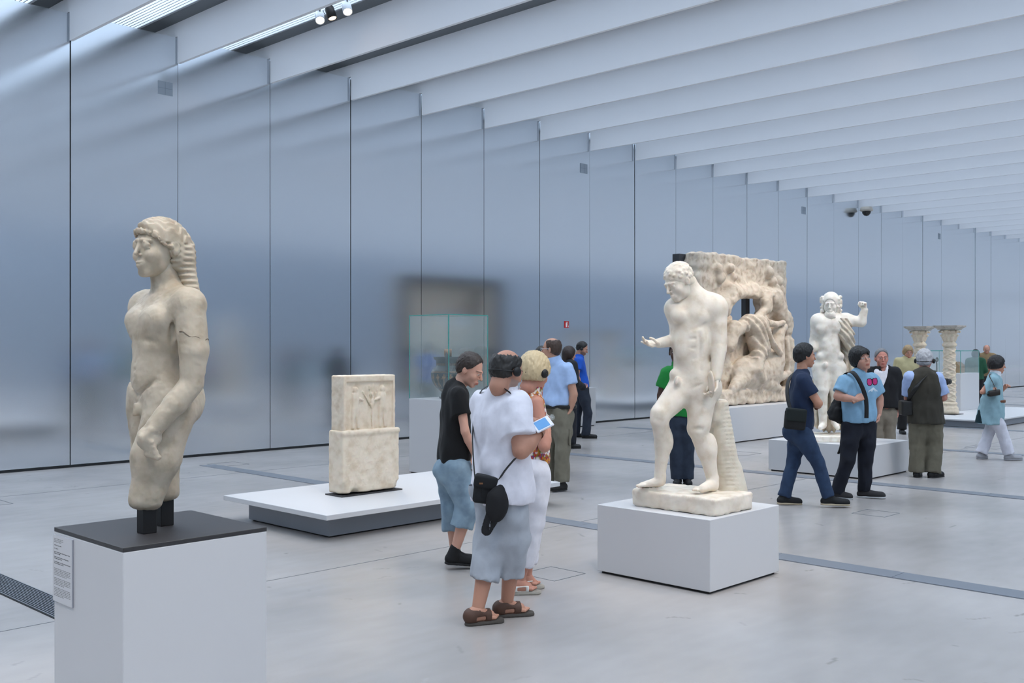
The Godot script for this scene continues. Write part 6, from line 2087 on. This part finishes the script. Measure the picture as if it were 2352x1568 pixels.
func build_columns() -> void:
	var pl := thing("platform", "low white platform with a grey recessed base under the carved columns", "platform", V(24.0, 0, -9.75))
	part("top_plate", rbox(V(5.2, 0.03, 4.5), 0.003), M.white, pl, V(0, 0.14, 0))
	part("base", rbox(V(5.1, 0.13, 4.4), 0.003), M.grey_base, pl, V(0, 0.01, 0), "grey recessed base")
	var m := marble(Color(0.88, 0.83, 0.75), Color(0.74, 0.68, 0.60), 61, 0.7)
	var shaft := column_mesh(1.24, 0.135)
	for e in [["pale stone column carved with vines, standing clear before the glass showcase", 2181.0, 22.5], ["pale stone column carved with vines, standing behind the white-haired visitor", 2112.5, 23.5]]:
		var d: float = e[2]
		var k: float = (e[1] - 1176.0) / 2355.0 * d
		var r := thing("carved_column", e[0], "column", V(0.7167 * d + 0.6973 * k, 0.17, -0.6973 * d + 0.7167 * k))
		part("mount_plate", rbox(V(0.50, 0.012, 0.42), 0.001), M.graphite, r, Vector3.ZERO, "dark steel plate")
		part("base", lathe([[0.001, 0.012], [0.185, 0.012], [0.195, 0.03], [0.195, 0.09], [0.18, 0.11], [0.185, 0.14], [0.165, 0.17], [0.15, 0.20], [0.165, 0.22], [0.165, 0.25], [0.140, 0.27], [0.001, 0.28]], 32), m, r)
		part("shaft", shaft, m, r, V(0, 0.26, 0), "shaft carved with scrolling vines")
		part("neck_ring", lathe([[0.13, 1.48], [0.15, 1.50], [0.15, 1.54], [0.125, 1.57], [0.115, 1.62], [0.001, 1.62]], 32), m, r)
		# capital with leaves
		var f := Field.new(V(-0.30, 1.56, -0.30), V(0.30, 1.96, 0.30), 0.013)
		f.bone(V(0, 1.60, 0), V(0, 1.74, 0), 0.115, 0.145, 0.0)
		f.bone(V(0, 1.74, 0), V(0, 1.82, 0), 0.145, 0.18, 0.03)
		for i in 8:
			var a := TAU * i / 8.0
			f.bone(V(cos(a) * 0.11, 1.62, sin(a) * 0.11), V(cos(a) * 0.155, 1.72, sin(a) * 0.155), 0.035, 0.028, 0.012)
			f.ball(V(cos(a) * 0.18, 1.73, sin(a) * 0.18), 0.024, 0.01)
			f.ball(V(cos(a + 0.39) * 0.20, 1.81, sin(a + 0.39) * 0.20), 0.030, 0.012)
		f.cut(V(0, 1.855, 0), V(0, 1, 0), 0.005)
		part("capital", solid([[f.surface()]]), m, r, Vector3.ZERO, "leafy carved capital")
		part("abacus", lathe_square([[0.19, 1.85], [0.20, 1.875], [0.26, 1.915], [0.265, 1.945], [0.001, 1.945]]), marble(Color(0.74, 0.72, 0.68), Color(0.6, 0.58, 0.55), 63), r, Vector3.ZERO, "grey slab on top")

func lathe_square(profile: Array) -> ArrayMesh:
	var st := start_flat()
	for i in profile.size() - 1:
		var a: Array = profile[i]
		var b: Array = profile[i + 1]
		var c := [V(-1, 0, -1), V(1, 0, -1), V(1, 0, 1), V(-1, 0, 1)]
		for k in 4:
			var n: Vector3 = (c[k] + c[(k + 1) % 4]) / 2.0
			var up := V(0, -0.6 if b[0] > a[0] else 1.2, 0)
			face(st, [c[k] * a[0] + V(0, a[1], 0), c[(k + 1) % 4] * a[0] + V(0, a[1], 0), c[(k + 1) % 4] * b[0] + V(0, b[1], 0), c[k] * b[0] + V(0, b[1], 0)], n + up)
	return done(st)

# ---------------------------------------------------------------- the great relief

func build_relief() -> void:
	var r := thing("relief_sculpture", "large deeply carved marble relief of a capped figure kneeling on a bull", "sculpture", V(15.0, 0.612, -10.2))
	var m := marble(Color(0.86, 0.81, 0.74), Color(0.60, 0.53, 0.46), 71, 0.75, 0.9)
	var W := 3.02
	var f := Field.new(V(-0.15, -0.03, -0.25), V(3.25, 2.80, 0.62), 0.022)
	# rocky ground, sides and vault of the cave
	f.block(V(W / 2, 0.13, 0.06), V(W / 2, 0.13, 0.28), 0.05)
	f.block(V(W / 2, 2.25, -0.02), V(W / 2, 0.44, 0.15), 0.03, 0.05)
	f.block(V(0.55, 1.40, -0.03), V(0.55, 1.30, 0.13), 0.03, 0.05)
	f.block(V(2.62, 1.40, -0.03), V(0.42, 1.10, 0.13), 0.03, 0.05)
	f.block(V(1.6, 0.75, -0.04), V(1.0, 0.70, 0.12), 0.04, 0.05)
	f.bone(V(1.75, 2.05, 0.12), V(2.45, 1.95, 0.16), 0.16, 0.20, 0.08)
	f.bone(V(2.45, 1.95, 0.16), V(2.92, 1.45, 0.14), 0.20, 0.17, 0.08)
	f.bone(V(1.75, 2.05, 0.12), V(1.0, 2.02, 0.12), 0.15, 0.16, 0.08)
	f.bone(V(1.0, 2.02, 0.12), V(0.75, 1.72, 0.12), 0.17, 0.16, 0.08)
	f.rough(fold_noise(3.0, 5, 3), 0.045)
	f.egg(V(1.52, 1.72, 0.0), V(0.47, 0.26, 0.6), 0.05, true)
	f.egg(V(2.02, 1.76, 0.0), V(0.26, 0.30, 0.6), 0.05, true)
	# busts and animals along the top
	for e in [[0.55, 2.42, 0.10], [0.62, 2.28, 0.11], [0.95, 2.46, 0.08], [1.05, 2.30, 0.07], [2.30, 2.45, 0.11], [2.42, 2.28, 0.10], [2.66, 2.30, 0.09], [2.72, 2.12, 0.10], [2.55, 2.16, 0.07]]:
		f.egg(V(e[0], e[1], 0.15), V(e[2], e[2] * 1.1, 0.10), 0.04)
	# bull: body, chest, raised neck and head, legs
	f.egg(V(1.62, 0.56, 0.20), V(0.62, 0.34, 0.26), 0.05)
	f.egg(V(2.18, 0.62, 0.22), V(0.34, 0.38, 0.24), 0.08)
	f.bone(V(2.30, 0.80, 0.22), V(2.42, 1.25, 0.22), 0.24, 0.17, 0.08)
	f.bone(V(2.42, 1.25, 0.22), V(2.60, 1.42, 0.28), 0.15, 0.09, 0.05)
	f.bone(V(2.36, 0.45, 0.26), V(2.72, 0.52, 0.30), 0.11, 0.07, 0.04)
	f.bone(V(2.72, 0.52, 0.30), V(2.86, 0.22, 0.30), 0.07, 0.05, 0.03)
	f.bone(V(1.95, 0.36, 0.30), V(2.35, 0.26, 0.34), 0.12, 0.06, 0.04)
	f.bone(V(1.15, 0.45, 0.26), V(0.80, 0.30, 0.30), 0.16, 0.08, 0.05)
	# the capped figure: torso, bowed head, arms, cloak, knees
	f.bone(V(1.72, 0.98, 0.30), V(1.55, 1.42, 0.30), 0.19, 0.20, 0.06)
	f.bone(V(1.45, 1.50, 0.30), V(1.75, 1.50, 0.32), 0.12, 0.12, 0.06)
	f.bone(V(1.66, 1.58, 0.30), V(1.86, 1.72, 0.32), 0.08, 0.08, 0.04)
	f.egg(V(1.93, 1.78, 0.32), V(0.10, 0.14, 0.12), 0.03)
	f.bone(V(1.92, 1.88, 0.32), V(1.98, 2.02, 0.34), 0.12, 0.07, 0.03)
	f.ball(V(2.08, 2.02, 0.36), 0.06, 0.03)
	f.bone(V(1.78, 1.50, 0.34), V(2.20, 1.46, 0.36), 0.075, 0.06, 0.03)
	f.bone(V(2.20, 1.46, 0.36), V(2.48, 1.50, 0.36), 0.06, 0.05, 0.02)
	f.bone(V(1.66, 1.46, 0.40), V(1.90, 1.10, 0.46), 0.09, 0.065, 0.03)
	f.bone(V(1.90, 1.10, 0.46), V(2.22, 0.92, 0.44), 0.065, 0.055, 0.02)
	f.bone(V(1.62, 0.98, 0.36), V(1.42, 0.62, 0.42), 0.15, 0.10, 0.05)
	f.bone(V(1.42, 0.62, 0.42), V(1.62, 0.44, 0.44), 0.10, 0.07, 0.04)
	f.bone(V(1.40, 1.50, 0.25), V(1.02, 1.30, 0.20), 0.14, 0.10, 0.06)
	f.bone(V(1.02, 1.40, 0.20), V(0.85, 1.05, 0.20), 0.13, 0.12, 0.06)
	# torch bearer on the outer edge
	f.bone(V(2.90, 0.35, 0.22), V(2.90, 0.80, 0.22), 0.09, 0.11, 0.04)
	f.bone(V(2.80, 0.30, 0.24), V(2.84, 0.75, 0.24), 0.07, 0.10, 0.03)
	f.bone(V(2.87, 0.80, 0.22), V(2.88, 1.15, 0.20), 0.14, 0.13, 0.05)
	f.ball(V(2.88, 1.34, 0.22), 0.095, 0.04)
	f.bone(V(2.95, 1.12, 0.24), V(3.02, 0.88, 0.30), 0.05, 0.045, 0.03)
	# drapery folds
	f.shape(func(p: Vector3) -> float:
		var k := 0.0
		if p.x > 1.2 and p.x < 1.95 and p.y > 0.85 and p.y < 1.6: k = 0.020 * sin((p.x * 0.8 + p.y * 0.6) * TAU / 0.11)
		if p.x > 2.7 and p.y > 0.5 and p.y < 1.2: k = 0.016 * sin(p.x * TAU / 0.09)
		return k if p.z > 0.2 else 0.0, V(1, 0.4, 0.1), V(3.2, 1.7, 0.7))
	f.rough(fold_noise(12.0, 6, 3), 0.012)
	f.cut(V(0, 0.0, 0), V(0, -1, 0))
	part("carving", solid([[f.surface()]]), m, r)
	# steel frame behind
	var fr := mat(Color(0.20, 0.21, 0.23), 0.6)
	part("support_frame", boxes([[V(-0.06, 1.34, -0.26), V(0.16, 2.66, 0.14)], [V(W / 2, 2.60, -0.30), V(W + 0.1, 0.16, 0.12)], [V(W + 0.02, 1.30, -0.26), V(0.16, 2.58, 0.14)], [V(2.18, 1.2, -0.28), V(0.14, 2.4, 0.10)], [V(W / 2, 0.9, -0.30), V(W, 0.12, 0.10)]], 0.004), fr, r, Vector3.ZERO, "dark steel support frame")

# ---------------------------------------------------------------- bearded statue with a cloak

func build_jupiter() -> void:
	var root := thing("bearded_statue", "white marble bearded figure with a cloak over one shoulder and a raised fist", "statue", V(12.777,0.420,-6.513), VIEW_TURN)
	var m := marble(Color(0.95, 0.93, 0.89), Color(0.80, 0.76, 0.70), 81, 0.5)
	var f := Field.new(V(-0.42, 0.0, -0.32), V(0.62, 1.90, 0.36), 0.013)
	f.bone(V(0.006,1.522,0.000), V(-0.015,1.219,0.030), 0.155, 0.135, 0.0, Vector3.BACK, 1.15)
	f.bone(V(-0.105,1.539,0.020), V(0.127,1.556,0.020), 0.13, 0.13, 0.06)
	f.bone(V(-0.018,1.219,0.020), V(-0.006,1.033,0.000), 0.135, 0.145, 0.06, Vector3.BACK, 1.1)
	f.egg(V(-0.118,1.485,0.100), V(0.095, 0.07, 0.055), 0.02)
	f.egg(V(0.056,1.485,0.100), V(0.095, 0.07, 0.055), 0.02)
	for r in 3:
		for s in [-1.0, 1.0]:
			f.egg(V(-0.038,1.318,0.105) + V(s * 0.045, -r * 0.085, 0), V(0.042, 0.040, 0.028), 0.03)
	f.egg(V(-0.137,1.115,0.050), V(0.06, 0.06, 0.08), 0.03)
	f.egg(V(0.118,1.115,0.050), V(0.06, 0.06, 0.08), 0.03)
	f.bone(V(-0.064,0.961,0.150), V(-0.210,1.070,0.120), 0.014, 0.014, 0.015, Vector3.ZERO, 1.0, true)
	f.bone(V(-0.052,0.961,0.150), V(0.136,1.070,0.120), 0.014, 0.014, 0.015, Vector3.ZERO, 1.0, true)
	f.egg(V(-0.092,1.001,0.150), V(0.03, 0.045, 0.03), 0.012)
	f.ball(V(-0.145,1.592,0.000), 0.10, 0.05)
	f.ball(V(0.215,1.592,0.000), 0.10, 0.05)
	f.bone(V(0.017,1.626,0.000), V(0.005,1.754,0.020), 0.085, 0.075, 0.05)
	# the broken arm and the raised one
	f.bone(V(-0.163,1.580,0.000), V(-0.186,1.347,-0.020), 0.085, 0.068, 0.03)
	f.bone(V(-0.198,1.324,-0.020), V(-0.221,1.219,0.020), 0.064, 0.058, 0.02)
	f.bone(V(0.233,1.597,0.000), V(0.404,1.573,0.060), 0.082, 0.066, 0.04)
	f.bone(V(0.404,1.573,0.060), V(0.437,1.728,0.100), 0.066, 0.046, 0.02)
	# legs
	f.bone(V(-0.111,0.957,0.000), V(-0.117,0.669,0.060), 0.125, 0.085, 0.05)
	f.bone(V(-0.117,0.669,0.060), V(-0.093,0.348,0.020), 0.078, 0.058, 0.03)
	f.bone(V(-0.093,0.348,0.020), V(-0.093,0.220,0.020), 0.056, 0.052, 0.02)
	f.bone(V(0.099,0.957,0.000), V(0.083,0.640,0.050), 0.125, 0.085, 0.05)
	f.bone(V(0.083,0.640,0.050), V(0.070,0.316,-0.020), 0.078, 0.056, 0.03)
	f.bone(V(-0.093,0.197,0.020), V(-0.176,0.175,0.180), 0.05, 0.032, 0.02)
	f.bone(V(0.070,0.240,-0.020), V(0.066,0.172,0.140), 0.05, 0.032, 0.02)
	f.rough(fold_noise(5.0, 7, 2), 0.003)
	var ht := head_at(V(0.005,1.799,0.040), -24.0, 4.0, 0.0, 1.22)
	var hd := head_field(0.008, {"jaw": 1.1, "neck": 0.06})
	# long wavy hair and beard
	var hf := Field.new(V(-0.15, -0.20, -0.18), V(0.15, 0.18, 0.17), 0.008)
	hf.egg(V(0, 0.04, -0.02), V(0.096, 0.105, 0.112))
	hf.egg(V(0, -0.03, -0.05), V(0.105, 0.10, 0.08), 0.03)
	hf.egg(V(0, -0.02, 0.095), V(0.062, 0.085, 0.075), 0.01, true)
	hf.egg(V(0, -0.105, 0.066), V(0.060, 0.055, 0.045), 0.01)
	hf.egg(V(0, -0.040, 0.105), V(0.045, 0.045, 0.05), 0.008, true)
	var rng := RandomNumberGenerator.new()
	rng.seed = 5
	for i in 60:
		var a := rng.randf_range(0.75, TAU - 0.75)
		var y := rng.randf_range(-0.10, 0.09)
		hf.ball(V(sin(a) * 0.104, y, -0.03 + cos(a) * 0.104), 0.018, 0.005)
		hf.ball(V(sin(a) * 0.124, y, -0.03 + cos(a) * 0.124), 0.007, 0.004, true)
	for i in 24:
		var c := V(rng.randf_range(-0.05, 0.05), rng.randf_range(-0.145, -0.085), 0.095)
		hf.ball(c + V(0, 0, -absf(c.x) * 0.5), 0.014, 0.004)
	var hand := hand_field(0.008, -1.0, 0.95, 0.0, 1.0)
	part("figure", solid([[f.surface()], [hd.surface(), ht], [hand.surface(), hand_at(V(0.437,1.728,0.100), V(0.418,1.854,0.120), V(-0.9, 0, 0.4), 1.25)]]), m, root)
	part("hair", solid([[hf.surface(), ht]]), m, root, Vector3.ZERO, "wavy marble hair and beard")
	# cloak over the shoulder, falling behind
	var c := Field.new(V(-0.30, 0.0, -0.42), V(0.52, 1.62, 0.26), 0.014)
	c.bone(V(0.133,1.579,0.040), V(0.194,1.404,0.100), 0.115, 0.09, 0.0)
	c.bone(V(0.147,1.674,-0.040), V(0.245,1.598,-0.020), 0.085, 0.10, 0.05)
	c.bone(V(0.194,1.404,0.100), V(0.242,1.277,0.060), 0.09, 0.075, 0.04)
	c.bone(V(0.213,1.542,-0.120), V(0.326,0.925,-0.160), 0.11, 0.13, 0.05)
	c.bone(V(0.326,0.925,-0.160), V(0.314,0.248,-0.160), 0.13, 0.15, 0.05)
	c.bone(V(0.062,1.337,-0.200), V(0.062,0.245,-0.200), 0.13, 0.16, 0.06, Vector3.BACK, 1.6)
	c.bone(V(-0.139,0.749,-0.140), V(-0.157,0.251,-0.120), 0.06, 0.10, 0.05)
	c.shape(func(p: Vector3) -> float:
		if p.y > 1.05: return 0.014 * sin((p.x * 0.75 + p.y * 0.65) * TAU / 0.055)
		return 0.020 * sin((p.x + p.z * 0.4) * TAU / 0.075 + sin(p.y * 5.0)), V(-1, 0, -1), V(1, 2, 1))
	c.cut(V(0, 0.05, 0), V(0, -1, 0))
	part("cloak", solid([[c.surface()]]), marble(Color(0.88, 0.84, 0.77), Color(0.66, 0.60, 0.53), 83, 0.6), root, Vector3.ZERO, "stone cloak hanging in deep folds")
	part("plinth", rbox(V(0.80, 0.075, 0.72), 0.008), m, root, Vector3.ZERO, "white stone slab")

# ---------------------------------------------------------------- what the metal wall mirrors from outside the view

func build_reflected() -> void:
	pedestal("low square white pedestal mirrored in the metal wall, bare on top", 12.9, 14.1, 2.0, 3.2, 0.6)
	pedestal("tall white pedestal mirrored in the metal wall, bare on top", 16.1, 17.1, 1.4, 2.2, 1.05)
	pedestal("broad white pedestal mirrored in the metal wall beyond the visitors", 19.0, 21.6, 0.2, 1.8, 0.5)
	pedestal("square white pedestal mirrored in the metal wall by a standing visitor", 23.4, 24.4, -2.6, -1.6, 0.9)
	pedestal("long white pedestal mirrored low in the metal wall", 11.0, 13.4, -1.2, 0.4, 0.45)
	var specs := [
		[V(12.6, 0, -2.4), {label = "visitor in a dark coat mirrored in the metal wall", yaw = 30.0, top = Color(0.09, 0.10, 0.13), low = Color(0.08, 0.09, 0.13), hair = {style = "short", color = Color(0.07, 0.05, 0.05)}}],
		[V(15.2, 0, -0.6), {label = "visitor in a wine-red jacket mirrored in the metal wall", yaw = -60.0, tall = 0.95, top = Color(0.38, 0.12, 0.14), low = Color(0.12, 0.13, 0.17), hair = {style = "bob", color = Color(0.10, 0.07, 0.06)}}],
	]
	var made := []
	for s in specs:
		s[1].cell = 2.4
		made.append(far_person(s[0], s[1]))
	var more := [[0, V(17.4, 0, -2.6), 70.0, "visitor in a dark coat mirrored beside the tall bare pedestal"], [1, V(18.6, 0, -0.9), 200.0, "visitor in a wine-red jacket mirrored before the broad pedestal"], [0, V(22.4, 0, -3.6), 120.0, "visitor in a dark coat mirrored by the square pedestal"]]
	for e in more:
		var c: Node3D = made[e[0]].duplicate()
		c.name = numbered("person")
		add_child(c)
		c.position = e[1]
		c.rotation_degrees.y = e[2]
		c.set_meta("label", e[3])
